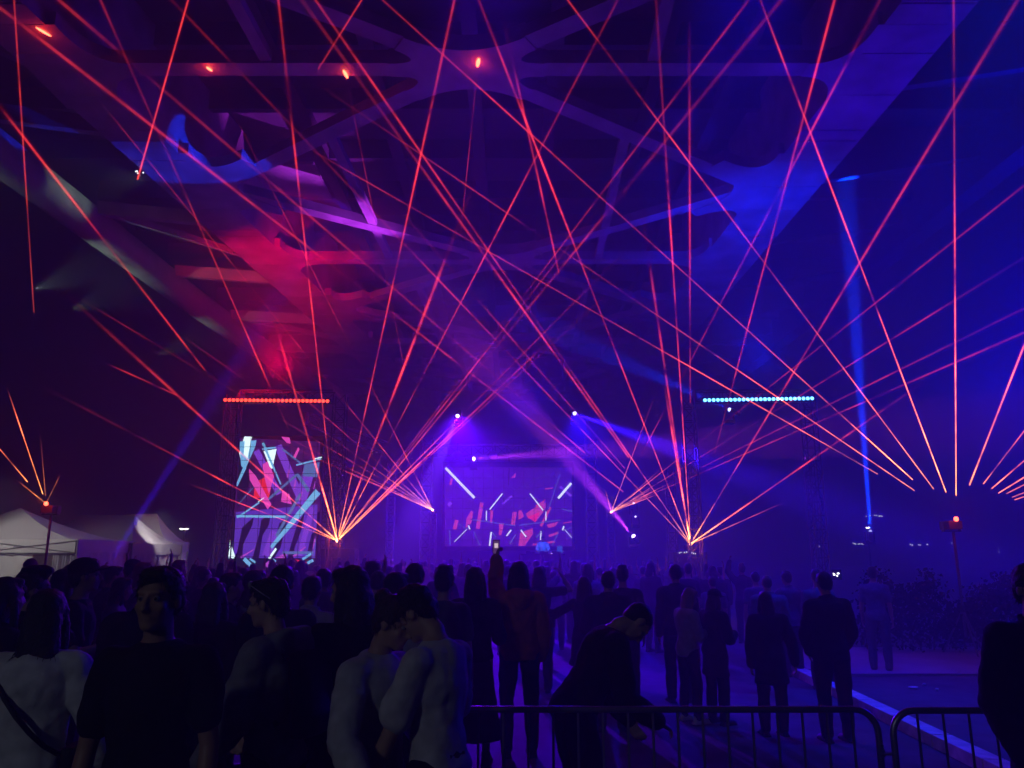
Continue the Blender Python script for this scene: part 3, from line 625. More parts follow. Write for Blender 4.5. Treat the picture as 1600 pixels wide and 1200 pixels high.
# ------------------------------------------------------------------ tents
M_tent = mat('tent_fabric', (.45, .43, .45), .8, noise_amt=.06, nscale=1.2, bump=.15, bscale=8)
def wall_panel(mb, a, b, z0, z1, folds=9, amp=.03):
    a, b = Vector(a), Vector(b); d = (b-a); nr = Vector((d.y, -d.x, 0)).normalized(); n = folds*4
    vs = []
    for i in range(n+1):
        p = a+d*(i/n)+nr*amp*math.sin(i*math.pi/2+.4*math.sin(i)); vs += [(p.x, p.y, z0), (p.x, p.y, z1)]
    mb.add(vs, [(2*i, 2*i+2, 2*i+3, 2*i+1) for i in range(n)])
def tent(cx, cy, W, D, eave, peak, label, rz=0, opening=None, M=None, ridge=0.0):
    M = M or M_tent; t = empty('tent', (cx, cy, 0), label, 'tent', rz=R(rz)); hw, hd = W/2, D/2
    mb = MB(); n = 12; vs = []
    for k in range(n+1):
        u = k/n; sag = u**1.5; z = eave+(peak-eave)*sag; fx = hw*(1-u)+ridge*hw*u; fy = hd*(1-u)
        vs += [(-fx,-fy,z),(fx,-fy,z),(fx,fy,z),(-fx,fy,z)]
    mb.add(vs, [(4*k+i, 4*k+(i+1)%4, 4*k+4+(i+1)%4, 4*k+4+i) for k in range(n) for i in range(4)]); mb.build('roof', M, t)
    for i, (a, b) in enumerate((((-hw,-hd),(hw,-hd)), ((hw,-hd),(hw,hd)), ((hw,hd),(-hw,hd)), ((-hw,hd),(-hw,-hd)))):
        mb = MB(); A, B = Vector((*a, 0)), Vector((*b, 0)); nr = Vector((B.y-A.y, A.x-B.x, 0)).normalized()*.03
        mb.hexa([A+nr+Vector((0,0,eave-.34)), B+nr+Vector((0,0,eave-.34)), B-nr*.2+Vector((0,0,eave-.34)), A-nr*.2+Vector((0,0,eave-.34))], [A+nr+Vector((0,0,eave+.02)), B+nr+Vector((0,0,eave+.02)), B-nr*.2+Vector((0,0,eave+.02)), A-nr*.2+Vector((0,0,eave+.02))]); mb.build('valance', M, t)
        mb = MB()
        if i == 0 and opening:
            o0, o1 = opening; wall_panel(mb, (-hw,-hd+.02,0), (-hw+W*o0,-hd+.02,0), .02, eave-.3); wall_panel(mb, (-hw+W*o1,-hd+.02,0), (hw,-hd+.02,0), .02, eave-.3)
        else: wall_panel(mb, A*.99, B*.99, .02, eave-.3)
        mb.build('side_wall', M, t, smooth=True)
    for a in ((-hw,-hd),(hw,-hd),(hw,hd),(-hw,hd)):
        mb = MB(); mb.box((a[0]*1.01, a[1]*1.01, eave/2), (.05,.05,eave)); mb.build('leg', M_truss, t)
    mb = MB(); nn = 2
    for k in range(nn):
        x0, x1 = -hw+W*k/nn, -hw+W*(k+1)/nn; y_ = -hd-.045
        mb.tube((x0,y_,eave-.34),(x1,y_,eave-.02),.012,n=5); mb.tube((x0,y_,eave-.02),(x1,y_,eave-.34),.012,n=5); mb.tube((x1,y_,eave-.36),(x1,y_,eave),.012,n=5)
    mb.tube((-hw,-hd-.045,eave-.36),(hw,-hd-.045,eave-.36),.014,n=5); mb.build('frame', M_steeld, t)
    return t
tB = at(60, 868, 21.5)
tent(at(-40,868,21.5).x, 23.2, 5.4, 3.2, 2.38, 3.35, 'white pop up tent with a lit opening behind the red laser pole', opening=(.78,.885))
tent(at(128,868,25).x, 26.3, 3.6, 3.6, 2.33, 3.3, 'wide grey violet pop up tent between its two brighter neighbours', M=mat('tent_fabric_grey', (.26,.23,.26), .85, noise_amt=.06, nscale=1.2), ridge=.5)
tent(at(199,868,28.5).x, 29.5, 2.7, 1.9, 2.45, 3.5, 'smaller white pop up tent at the end of the row', ridge=.35)
light('tent_lamp', 'POINT', (tB.x, 22.6, 2.0), 16, (1, .80, .45), shadow_soft_size=.15)
t = empty('lamp_bulb', (tB.x, 22.6, 2.05), 'warm lamp hanging inside the lit tent', 'lamp'); mb = MB(); mb.ball((0,0,0), .05, 10, 8); mb.build('bulb', emat('bulb_glow', (1,.8,.5), 4), t); mb = MB(); mb.tube((0,0,.05),(0,0,.5),.008,n=5); mb.build('cord', M_black, t)
for (p, e) in ((Vector((tB.x-1.6, 18.6, 4.4)), 520), (at(262,800,25.4), 420)):  # unseen spots added to brighten the tents
    light('tent_fill_light', 'SPOT', p, e, (.95, .93, .82), spot_size=R(64), spot_blend=.6, shadow_soft_size=.15, aim=(tB.x-.4 if p.y < 20 else at(228,868,28).x, 22 if p.y < 20 else 28, 1.8))
# far street lamps; the tent fill lights have no fittings
def lamppost(px, Y, ztop, label, n=1, spread=.5, glow=6, col=(1,.95,.85), energy=0):
    g_ = ground(px, Y); t = empty('street_or_fill_lamp', g_, label, 'street lamp'); mb = MB(); mb.tube((0,0,0), (0,0,ztop), .07, .04, n=8); mb.build('pole', M_steeld, t)
    mt = emat('street_lamp_glow', col, glow)
    for k in range(n):
        x = (k-(n-1)/2)*spread; mb = MB(); mb.box((x, -.08, ztop+.05), (.26, .34, .09)); mb.build('lamp_head', M_steeld, t); mb = MB(); mb.ball((x, -.10, ztop-.01), (.1, .12, .05), 10, 6); mb.build('lamp', mt, t)
        if n > 1 and k == 0: mb = MB(); mb.tube((x,0,ztop), (-x,0,ztop), .025, n=6); mb.build('crossarm', M_steeld, t)
lamppost(285, 44, at(285,826,44).z, 'far street lamp with two heads beyond the tents', n=2, spread=.27, glow=14)
lamppost(247, 48, at(247,838,48).z, 'far street lamp with one head just over the last tent', glow=9)
lamppost(1359, 46, at(1359,824,46).z, 'far street lamp shining through the blue haze', glow=10)
for (x, y, Y, lb) in ((1308,898,20,'cluster of white pin lights beside the man in the black jacket'), (1365,806,40,'faint string of pin lights above the far street lamp'), (1345,850,44,'faint row of pin lights right of the violet mast'), (1435,851,46,'row of pin lights left of the ring laser pole'), (1487,849,44,'single pin light just left of the ring laser pole'), (1561,863,44,'single pin light near the right edge'), (1283,853,40,'pair of pin lights at the foot of the violet mast'), (1075,864,26.5,'tiny indicator lights on the right speaker stack'), (218,269,26,'white lamp under the bridge left of the blue ellipse')):
    c = at(x, y, Y); t = empty('pin_lights', c, lb, 'lights'); rn = random.Random(x); mt = emat('pin_glow', (.95,.95,1), 5 if x in (1308, 218) else 1.2)
    mb = MB(); n_ = {1487:1,1561:1,1283:2,218:4}.get(x, 7); sp_ = Y*.006 if x not in (1435,1345,1365,1075) else Y*.012
    mb.box((0,.03,0), (sp_*2 if n_ > 1 else .06, .03, .03 if x != 1308 else .25)); mb.build('holder', M_black, t)
    for k in range(n_):
        mb = MB(); mb.ball((rn.uniform(-sp_, sp_) if n_ > 1 else 0, 0, rn.uniform(-.35, .35)*sp_*(1 if x in (1308,218) else .25)), Y*.0006+.005, 8, 6); mb.build('lamp', mt, t)
# unseen lamps lighting the pale green bridge flank; spots added for the node patches
GRN = (.72, 1, .72)

def gspot(loc, aim, e, ang, blend=.25, col=GRN): light('unseen_lamp_light', 'SPOT', loc, e, col, spot_size=R(ang), spot_blend=blend, shadow_soft_size=.1, aim=aim)
for (t_, px_, py_, e_) in ((1.75, 5, 262, 120), (2.35, 215, 395, 260), (2.7, 255, 430, 200), (3.25, 360, 505, 170)):
    q_ = atz(px_, py_, ZB); gspot((q_.x-3.2, q_.y-2.2, ZB-2.6), q_, e_*1.6, 62, 1)
gspot(atz(362, 291, ZB+1.75), atz(430, 286, ZB+2.4), 700, 70, .35); gspot(atz(534, 480, ZB+1.75), atz(590, 474, ZB+2.4), 800, 66, .35)
gspot(atz(232, 278, ZB+1.2), atz(150, 285, ZB+1.0), 200, 60, .5); gspot(atz(606, 575, ZB+1.7), atz(645, 571, ZB+2.4), 200, 60, .2)
# unseen dim lamp added behind the camera to lift the foreground
fill_lamp = empty('street_or_fill_lamp', (-7, -7, 0), 'unseen lamp post added behind the camera for fill light', 'street lamp'); mb = MB(); mb.tube((0,0,0),(0,0,6.2),.08,.05,n=8); mb.build('pole', M_steeld, fill_lamp); mb = MB(); mb.box((.2,.2,6.2),(.5,.3,.1)); mb.build('lamp_head', M_steeld, fill_lamp)
light('unseen_lamp_light', 'SPOT', (-6.8, -6.7, 6.0), 260, (.75, .85, 1), spot_size=R(38), spot_blend=1, shadow_soft_size=.3, aim=(-.9, 4.0, 1.0))
# ------------------------------------------------------------------ people
_tmpc = bpy.data.collections.new('temp_build')
C.collection.children.link(_tmpc)
_tex = bpy.data.textures.new('folds', 'CLOUDS'); _tex.noise_scale = .11; _tex.noise_depth = 2
_tex2 = bpy.data.textures.new('big_folds', 'CLOUDS'); _tex2.noise_scale = .24; _tex2.noise_depth = 1
_texh = bpy.data.textures.new('hair_folds', 'CLOUDS'); _texh.noise_scale = .035; _texh.noise_depth = 2
def remeshed(mb, voxel, smooth=2, disp=0, tex=None):
    me = mb.mesh('tmp'); o = bpy.data.objects.new('tmp', me); _tmpc.objects.link(o)
    m = o.modifiers.new('r', 'REMESH'); m.mode = 'VOXEL'; m.voxel_size = voxel; m.use_smooth_shade = True
    if smooth:
        m = o.modifiers.new('s', 'SMOOTH'); m.factor = .5; m.iterations = smooth
    if disp:
        m = o.modifiers.new('d', 'DISPLACE'); m.texture = tex or _tex; m.strength = disp; m.mid_level = .5 if tex is not None else .42
        if tex is None: m = o.modifiers.new('d2', 'DISPLACE'); m.texture = _tex2; m.strength = disp*.9; m.mid_level = .40
        m = o.modifiers.new('s2', 'SMOOTH'); m.factor = .5; m.iterations = 1
    dg = bpy.context.evaluated_depsgraph_get(); r = bpy.data.meshes.new_from_object(o.evaluated_get(dg))
    bpy.data.objects.remove(o); bpy.data.meshes.remove(me); r.materials.clear(); r.shade_smooth(); return r
def rings(mb, pts, n=16):
    """closed loft: pts = [(centre, rx, ry, side_axis, fwd_axis)]"""
    vs = []
    for c, rx, ry, u, v in pts:
        vs += [c+u*(rx*math.cos(2*math.pi*i/n))+v*(ry*math.sin(2*math.pi*i/n)) for i in range(n)]
    K_ = len(pts); fs = [(k*n+i, k*n+(i+1) % n, (k+1)*n+(i+1) % n, (k+1)*n+i) for k in range(K_-1) for i in range(n)]
    fs += [tuple(range(n))[::-1], tuple(range((K_-1)*n, K_*n))]
    mb.add(vs, fs)
def limb(mb, pts, rs):
    mb.path(pts, rs, 12)
    mb.ball(pts[0], rs[0]*.99, 12, 8); mb.ball(pts[-1], rs[-1]*.99, 12, 8)
_mats = {}
def cmat(col, rough=.85, sheen=True):
    k = (tuple(round(c, 3) for c in col), rough)
    if k not in _mats: _mats[k] = mat('cloth', col, rough, noise_amt=.18, nscale=14, bump=.25, bscale=220, spec=.25)
    return _mats[k]
SKIN = [mat('skin_light', (.42, .25, .18), .5, noise_amt=.08, nscale=12, bump=.1, bscale=150), mat('skin_tan', (.30, .17, .11), .5, noise_amt=.08, nscale=12, bump=.1, bscale=150)]
HAIR = {'black': mat('hair_black', (.012, .010, .010), .45, bump=.6, bscale=90), 'brown': mat('hair_brown', (.05, .028, .016), .45, bump=.6, bscale=90), 'blond': mat('hair_blond', (.25, .17, .08), .45, bump=.6, bscale=90), 'grey': mat('hair_grey', (.32, .32, .33), .5, bump=.6, bscale=90)}
M_eye = mat('eye_white', (.22, .2, .2), .25); M_iris = mat('eye_iris', (.03, .02, .015), .2)
def hand(mb, W, d, up, side_s, s, lod, curl=.5):
    """palm and five fingers; d = direction of the hand, up = back-of-hand normal, side_s = +1 thumb toward d x up"""
    d = d.normalized(); up = (up-d*up.dot(d)).normalized(); sd = d.cross(up)*side_s
    pc = W+d*.045*s
    rings(mb, [(W-d*.01*s, .026*s, .022*s, sd, up), (W+d*.03*s, .036*s, .017*s, sd, up), (W+d*.085*s, .041*s, .014*s, sd, up), (W+d*.095*s, .036*s, .010*s, sd, up)], 10)
    fr = .0088*s if lod == 0 else .011*s
    for i, (off, ln) in enumerate(((.030, .072), (.010, .080), (-.010, .074), (-.030, .058))):
        c = curl*(1+.12*i); p0 = W+d*.082*s+sd*off*s; pts = [p0]; a = c*.5; L_ = ln*s
        for seg, fr_ in enumerate((.42, .33, .25)):
            dd = d*math.cos(a)-up*math.sin(a); p0 = p0+dd*L_*fr_; pts.append(p0); a += c*.9
        limb(mb, pts, [fr, fr*.97, fr*.88, fr*.75])
    p0 = W+d*.025*s+sd*.032*s; p1 = p0+(d*.6+sd*.75-up*.2).normalized()*.036*s; p2 = p1+(d*.9+sd*.3-up*.3).normalized()*.03*s
    limb(mb, [W+d*.015*s+sd*.012*s, p0, p1, p2], [fr*1.5, fr*1.3, fr*1.1, fr*.85])
def person(X, Y, h, label, face=0, lean=0, side=0, hyaw=0, hpitch=0, hroll=0, aL=None, aR=None, lL=None, lR=None, top=('tee', (.02,.02,.02)), bot=('trousers', (.015,.015,.02)),
           hair=('short', 'black'), skin=0, lod=1, build=1.0, extra=(), group=None, shoes=(.02,.02,.02), scale_x=1, curl=.5, z0=0):
    s = h/1.75; V = Vector
    vb = {0: .0085, 1: .014, 2: .022, 3: .032}[lod]*1.0; vc = {0: .011, 1: .017, 2: .026, 3: .036}[lod]
    aL = aL or ((-.16, .02, -1), (-.05, .22, -1)); aR = aR or ((.16, .02, -1), (.05, .22, -1))
    lL = lL or ((-.05, .03, -1), (-.01, -.03, -1)); lR = lR or ((.05, .03, -1), (.01, -.03, -1))
    def P(x, y, z): return V((x, y, z))*s
    legs = []
    hipc = V((0, 0, 0))
    for sgn, lg in ((-1, lL), (1, lR)):
        hp = P(sgn*.095, 0, 0); kn = hp+V(lg[0]).normalized()*.43*s; an = kn+V(lg[1]).normalized()*.41*s
        legs.append([hp, kn, an])
    low = min(l[2].z for l in legs)-.085*s
    hz = V((0, 0, -low))
    for l in legs:
        for i in range(3): l[i] = l[i]+hz
    pelv = hz+P(0, 0, .02)
    rot = Matrix.Rotation(R(side), 3, 'Y') @ Matrix.Rotation(-R(lean), 3, 'X')
    def T(x, y, z): return pelv+rot @ P(x*build, y*build, z)
    ux, uy, uz = rot @ V((1,0,0)), rot @ V((0,1,0)), rot @ V((0,0,1))
    # spine rings: z, rx, ry, yoff
    sp = [(-.09, .135, .10, -.01), (0, .158, .112, -.01), (.08, .140, .098, .0), (.17, .128, .090, .005), (.27, .142, .100, .005), (.36, .160, .112, .0), (.43, .168, .104, -.005), (.485, .145, .082, -.01), (.52, .085, .062, -.01), (.55, .056, .056, -.005)]
    if h < 1.68 and build <= 1: sp = [(z, rx*(.93 if z > .1 else 1.03), ry*(.97), yo) for z, rx, ry, yo in sp]
    body = MB()
    rings(body, [(T(0, yo, z), rx*s*build, ry*s*build, ux, uy) for z, rx, ry, yo in sp], 20)
    nb = T(0, -.005, .53); HR = rot @ (Matrix.Rotation(R(hyaw), 3, 'Z') @ Matrix.Rotation(-R(hpitch), 3, 'X') @ Matrix.Rotation(R(hroll), 3, 'Y'))
    hc0 = nb+rot @ P(0, .012, .045); hc = hc0+HR @ P(0, .022, .115)
    def Hh(x, y, z): return hc+HR @ P(x, y, z)
    limb(body, [nb-uz*.03*s, hc0, hc+HR @ P(0, -.012, -.03)], [.060*s, .055*s, .052*s])
    def hball(mb, c, r, seg=16, rg=12, mi=0):
        t = MB(); t.ball((0,0,0), r, seg, rg); mb.add([Hh(*(V(c)+V(v))) for v in t.v], t.f, mi)
    hball(body, (0, -.012, .028), (.076, .098, .092)); hball(body, (0, .022, -.03), (.062, .072, .078)); hball(body, (0, .058, -.088), (.034, .032, .026)); hball(body, (0, .03, -.075), (.052, .05, .036))
    if lod <= 1:
        body.path([Hh(0, .086, .022), Hh(0, .104, -.006), Hh(0, .112, -.026), Hh(0, .092, -.036)], [.008*s, .010*s, .015*s, .012*s], 8)
        hball(body, (-.012, .094, -.030), (.009, .010, .007), 8, 6); hball(body, (.012, .094, -.030), (.009, .010, .007), 8, 6)
        hball(body, (0, .076, .034), (.052, .018, .011)); hball(body, (0, .086, -.056), (.023, .011, .006), 10, 6); hball(body, (0, .084, -.067), (.020, .012, .007), 10, 6)
        for e in (-1, 1): hball(body, (e*.040, .060, -.022), (.022, .02, .02)); 
    for e in (-1, 1): hball(body, (e*.078, -.004, -.004), (.010, .020, .031), 8, 8)
    arms = []
    for sgn, ar in ((-1, aL), (1, aR)):
        sh = T(sgn*.178, -.008, .445); el = sh+V(ar[0]).normalized()*.295*s; wr = el+V(ar[1]).normalized()*.255*s
        arms.append([sh, el, wr])
        b_ = build
        limb(body, [T(sgn*.12, -.005, .445), sh], [.055*s*b_, .056*s*b_])
        limb(body, [sh, sh.lerp(el, .35), sh.lerp(el, .7), el], [.053*s*b_, .050*s*b_, .043*s*b_, .038*s*b_])
        limb(body, [el, el.lerp(wr, .3), el.lerp(wr, .7), wr], [.038*s*b_, .039*s*b_, .031*s*b_, .025*s*b_])
        hd = (V(ar[2]).normalized() if len(ar) > 2 else (V(ar[1]).normalized()))
        upv = V((sgn, 0, .0)) if abs(hd.z) > .6 else V((sgn*.3, .1, 1))
        hand(body, wr, hd, upv, -sgn if abs(hd.z) > .6 else sgn*-1, s, lod, curl)
    for i, l in enumerate(legs):
        hp, kn, an = l; b_ = build
        limb(body, [hp, hp.lerp(kn, .3), hp.lerp(kn, .75), kn], [.088*s*b_, .080*s*b_, .062*s, .053*s])
        limb(body, [kn, kn.lerp(an, .3), kn.lerp(an, .75), an], [.052*s, .054*s, .040*s, .035*s])
        limb(body, [an+P(0,-.02,-.03), an+P(0,.06,-.05), an+P(0,.14,-.06)], [.036*s, .034*s, .024*s])
    root = empty('person', (X, Y, z0), label, 'person', group, rz=R(face))
    link('body', remeshed(body, vb, 2), SKIN[skin], root)
    inf = {'tee': .017, 'shirt': .018, 'jacket': .030, 'hoodie': .034, 'coat': .034, 'vest': .012, 'blouse': .026, 'sweater': .024}[top[0]]
    hem = {'tee': -.09, 'shirt': -.10, 'jacket': -.10, 'hoodie': -.09, 'coat': -.32, 'vest': -.07, 'blouse': -.09, 'sweater': -.09}[top[0]]
    cl = MB(); prs = [p for p in sp if p[0] <= .50]
    rr = [(T(0, yo, z), (rx+inf)*s*build, (ry+inf)*s*build, ux, uy) for z, rx, ry, yo in prs]
    if hem < -.09:
        rr = [(pelv+rot @ P(0, 0, 0)+V((0,0,hem*s)), (.18+inf)*s*build, (.13+inf)*s*build, V((1,0,0)), V((0,1,0)))]+rr
    rr += [(T(0, -.01, .512), (.098+inf*.5)*s, (.074+inf*.5)*s, ux, uy), (T(0, -.008, .535), (.068+inf*.3)*s, (.062+inf*.3)*s, ux, uy)]
    rings(cl, rr, 20)
    slv = {'tee': .62, 'vest': 0, 'shirt': 2, 'jacket': 2, 'hoodie': 2, 'coat': 2, 'blouse': 2, 'sweater': 2}[top[0]]
    if len(top) > 2 and top[2] is not None: slv = top[2]
    for (sh, el, wr), sgn in zip(arms, (-1, 1)):
        if slv <= 0: continue
        b_ = build; limb(cl, [T(sgn*.11, -.005, .445), sh], [(.058*b_+inf)*s, (.056*b_+inf*.9)*s])
        if slv < 1: q = sh.lerp(el, slv); limb(cl, [sh, q], [(.054*b_+inf*.9)*s, (.052*b_+inf)*s])
        else:
            limb(cl, [sh, sh.lerp(el, .5), el], [(.054*b_+inf*.9)*s, (.048*b_+inf)*s, (.042*b_+inf)*s])
            f = min(1, slv-1)*.97; q = el.lerp(wr, f); limb(cl, [el, el.lerp(q, .5), q], [(.041*b_+inf)*s, (.040*b_+inf)*s, (.030*b_+inf*.8)*s])
    if top[0] in ('hoodie', 'jacket') and 'hood' in extra:
        limb(cl, [T(-.10, -.05, .50), T(-.06, -.12, .50), T(.06, -.12, .50), T(.10, -.05, .50)], [.045*s, .065*s, .065*s, .045*s])
        cl.ball(T(0, -.13, .46), .085*s, 12, 8)
    if top[0] in ('jacket', 'shirt', 'coat'):
        limb(cl, [T(-.062, .035, .535), T(-.075, -.01, .555), T(0, -.07, .565), T(.075, -.01, .555), T(.062, .035, .535)], [.016*s]*5)
    tn = {'tee': 't_shirt', 'vest': 'top', 'coat': 'coat', 'jacket': 'jacket', 'hoodie': 'hoodie', 'shirt': 'shirt', 'blouse': 'blouse', 'sweater': 'sweater'}[top[0]]
    link(tn, remeshed(cl, vc, 2, {0: .030, 1: .026, 2: .02, 3: 0}[lod]), cmat(top[1]), root)
    cl = MB()
    if bot[0] in ('trousers', 'jeans', 'shorts'):
        wdt = .020 if bot[0] != 'jeans' else .012
        rings(cl, [(T(0, 0, -.10), .125*s*build, .10*s*build, ux, uy), (T(0, -.01, -.04), .158*s*build, .118*s*build, ux, uy), (T(0, -.01, .05), .158*s*build, .115*s*build, ux, uy), (T(0, 0, .10), .145*s*build, .105*s*build, ux, uy)], 18)
        for hp, kn, an in legs:
            b_ = build; limb(cl, [hp, hp.lerp(kn, .4), kn], [(.090*b_+wdt*.6)*s, (.076*b_+wdt)*s, (.056+wdt)*s])
            if bot[0] != 'shorts': limb(cl, [kn, kn.lerp(an, .5), an+V((0,0,-.01))*s], [(.056+wdt)*s, (.052+wdt)*s, (.042+wdt)*s])
    else:
        L_ = .34 if bot[0] == 'skirt' else .72
        dn = V((0, 0, -1))
        rings(cl, [(pelv+dn*L_*s, (.22 if L_ < .5 else .26)*s, (.19 if L_ < .5 else .22)*s, V((1,0,0)), V((0,1,0))), (pelv+dn*.2*s, .185*s, .15*s, V((1,0,0)), V((0,1,0))), (T(0, -.01, 0), .172*s, .126*s, ux, uy), (T(0, 0, .12), .145*s, .108*s, ux, uy)], 20)
    link({'trousers': 'trousers', 'jeans': 'jeans', 'shorts': 'shorts', 'skirt': 'skirt', 'longskirt': 'skirt'}[bot[0]], remeshed(cl, vc, 2, {0: .024, 1: .02, 2: .014, 3: 0}[lod]), cmat(bot[1]), root)
    for hp, kn, an in legs:
        sb = MB(); limb(sb, [an+P(0,-.03,-.045), an+P(0,.05,-.050), an+P(0,.15,-.055)], [.042*s, .043*s, .034*s]); limb(sb, [an+P(0,-.01,.01), an+P(0,-.01,-.04)], [.044*s, .042*s])
        sb.box(an+P(0,.055,-.075), (.085*s, .27*s, .02*s)); link('shoe', remeshed(sb, max(vb, .012), 2), cmat(shoes, .5), root)
    # hair / headgear
    hk, hcol = hair; hm = HAIR[hcol] if isinstance(hcol, str) else cmat(hcol)
    hb_ = MB()
    if hk != 'bald':
        hball(hb_, (0, -.020, .046), (.084, .098, .088)); hball(hb_, (0, -.060, .0), (.078, .055, .080)); hball(hb_, (0, .045, .098), (.062, .045, .030))
        for e in (-1, 1): hball(hb_, (e*.066, -.012, .035), (.020, .050, .045))
    else:
        hball(hb_, (0, -.018, .033), (.079, .098, .092)); hball(hb_, (0, -.050, .0), (.073, .052, .070))
    if hk == 'quiff': hball(hb_, (0, .045, .120), (.060, .060, .035)); hball(hb_, (0, -.01, .125), (.066, .07, .03))
    if hk in ('long', 'verylong', 'capfem', 'capbig', 'bob'):
        Ld = {'long': .30, 'verylong': .44, 'capfem': .30, 'capbig': .34, 'bob': .16}[hk]
        c0 = Hh(0, -.062, -.02); vw = HR @ V((1,0,0)); bw = HR @ V((0,1,0)); dn = (uz*-.85+V((0,0,-.25))).normalized()
        bd = uy*-.035
        rings(hb_, [(Hh(0,-.03,.07), .07*s, .05*s, vw, bw), (c0, .088*s, .060*s, vw, bw), (c0+dn*Ld*.35*s+bd*s*.6, .100*s, .055*s, ux, uy), (c0+dn*Ld*.7*s+bd*s, .105*s, .048*s, ux, uy), (c0+dn*Ld*s+bd*s, .080*s, .030*s, ux, uy)], 14)
        for e in (-1, 1):
            limb(hb_, [Hh(e*.070, .0, .05), Hh(e*.084, .010, -.04), Hh(e*.088, .015, -.11), Hh(e*.088, .01, -.11)+dn*Ld*.4*s], [.022*s, .024*s, .026*s, .016*s])
    if hk == 'bun': hb_.ball(Hh(0, -.10, .09), .045*s, 10, 8)
    if hk == 'pony':
        c0 = Hh(0, -.105, .04); limb(hb_, [c0, c0+uy*-.05*s+uz*-.06*s, c0+uy*-.05*s+uz*-.2*s, c0+uy*-.03*s+uz*-.28*s], [.028*s, .034*s, .028*s, .01*s])
    hme = remeshed(hb_, vb*1.05, 2, {0: .018, 1: .014, 2: .010, 3: 0}[lod] if hk != 'bald' else 0, _texh)
    if lod <= 1 and hk != 'bald':
        rn = random.Random(int(h*9999)); nv = len(hme.vertices); hv = []; hf = []
        lng = hk in ('long', 'verylong', 'capfem', 'bob')
        for _ in range(900 if lod == 0 else 350):
            v_ = hme.vertices[rn.randrange(nv)]; p = v_.co.copy(); nn = v_.normal
            d_ = (V((0,0,-1))*(1.0 if lng else .5)+nn*(.22 if lng else .28)+V((rn.gauss(0,.3), rn.gauss(0,.3), rn.gauss(0,.25)))).normalized()
            L_ = rn.uniform(.02, .06)*(1.1 if lng else .5)*s; sd = d_.cross(nn); sd = (sd.normalized() if sd.length > .01 else ux)*.0016*s*(1 if lod == 0 else 1.8)
            b0 = len(hv); p0 = p-nn*.004; p1 = p+d_*L_*.5; p2 = p1+(d_+V((0,0,-.6))).normalized()*L_*.5
            hv += [p0-sd, p0+sd, p1+sd, p1-sd, p2]; hf += [(b0, b0+1, b0+2, b0+3), (b0+3, b0+2, b0+4)]
        bmx = bmesh.new(); bmx.from_mesh(hme); vs_ = [bmx.verts.new(q) for q in hv]
        for f_ in hf: bmx.faces.new([vs_[i] for i in f_])
        bmx.to_mesh(hme); bmx.free(); hme.shade_smooth()
    link('hair', hme, hm, root)
    if 'cap' in extra or 'hat' in extra:
        cb = MB(); hball(cb, (0, -.012, .062), (.092, .108, .080))
        bd_ = [Hh(x, y, .052-.012*(x/.07)**2-.03*(y-.08)*0) for x, y in ((-.075,.06),(-.07,.13),(-.04,.172),(0,.185),(.04,.172),(.07,.13),(.075,.06))]
        tp = HR @ P(0, 0, .012); n7 = len(bd_)
        cb.hexa(bd_[::-1], [p+tp for p in bd_[::-1]])
        link('cap', remeshed(cb, min(vb, .011) if lod < 2 else .014, 2), cmat((.02, .02, .022)), root)
    if lod == 0:
        for e in (-1, 1):
            t = MB(); t.ball((0,0,0), .0125*s, 10, 8); c = Hh(e*.030, .072, .010); eb = MB(); eb.add([c+V(v) for v in t.v], t.f); link('eye', eb.mesh('eye'), M_eye, root, smooth=True)
            t = MB(); t.ball((0,0,0), (.006*s,.004*s,.006*s), 8, 6); c = Hh(e*.030, .0835, .010); eb = MB(); eb.add([c+HR @ V(v) for v in t.v], t.f); link('iris', eb.mesh('iris'), M_iris, root)
    if 'strap' in extra:
        cb = MB(); pts = []
        for k in range(17):
            a = 2*math.pi*k/16; u = math.cos(a); zc = .26+.20*u; rx = .172+.04; ry = .118+.03
            pts.append(T((.16*-u)*1.05, ry*math.sin(a)*1.12, zc))
        cb.path(pts, .013*s, 6); link('crossbody_strap', cb.mesh('strap'), cmat((.01,.01,.01), .5), root)
        cb = MB(); cb.box(T(.20, .02, .02), (.07*s, .18*s, .15*s)); link('shoulder_bag', remeshed(cb, .015, 3), cmat((.01,.01,.01), .5), root)
    if 'backpack' in extra:
        cb = MB(); rings(cb, [(T(0, -.19, .05), .13*s, .07*s, ux, uy), (T(0, -.21, .15), .15*s, .09*s, ux, uy), (T(0, -.20, .36), .14*s, .08*s, ux, uy), (T(0, -.17, .45), .10*s, .05*s, ux, uy)], 16)
        link('backpack', remeshed(cb, .014, 2, .015), cmat((.012,.012,.014), .6), root)
        cb = MB()
        for e in (-1, 1): cb.path([T(e*.10, -.14, .42), T(e*.115, -.02, .525), T(e*.115, .12, .42), T(e*.12, .13, .25), T(e*.13, -.10, .12)], .018*s, 6)
        link('backpack_straps', cb.mesh('straps'), cmat((.012,.012,.014), .6), root)
    if 'shades' in extra:
        cb = MB()
        for e in (-1, 1): hball(cb, (e*.036, .070, .105), (.030, .010, .022), 12, 8); cb.path([Hh(e*.066, .062, .105), Hh(e*.086, -.0, .06), Hh(e*.084, -.05, .02)], .0035*s, 6)
        cb.path([Hh(-.012, .076, .108), Hh(.012, .076, .108)], .004*s, 6); link('sunglasses', cb.mesh('shades'), mat('sunglass_frame', (.3,.3,.32), .15), root, smooth=True)
    if 'beard' in extra:
        cb = MB(); hball(cb, (0, .040, -.082), (.058, .052, .040)); hball(cb, (0, .070, -.085), (.034, .030, .034))
        for e in (-1, 1): hball(cb, (e*.056, .010, -.050), (.014, .030, .035))
        link('beard', remeshed(cb, vb, 1, .01, _texh), HAIR['grey'], root)
    root['_w'] = 0; del root['_w']
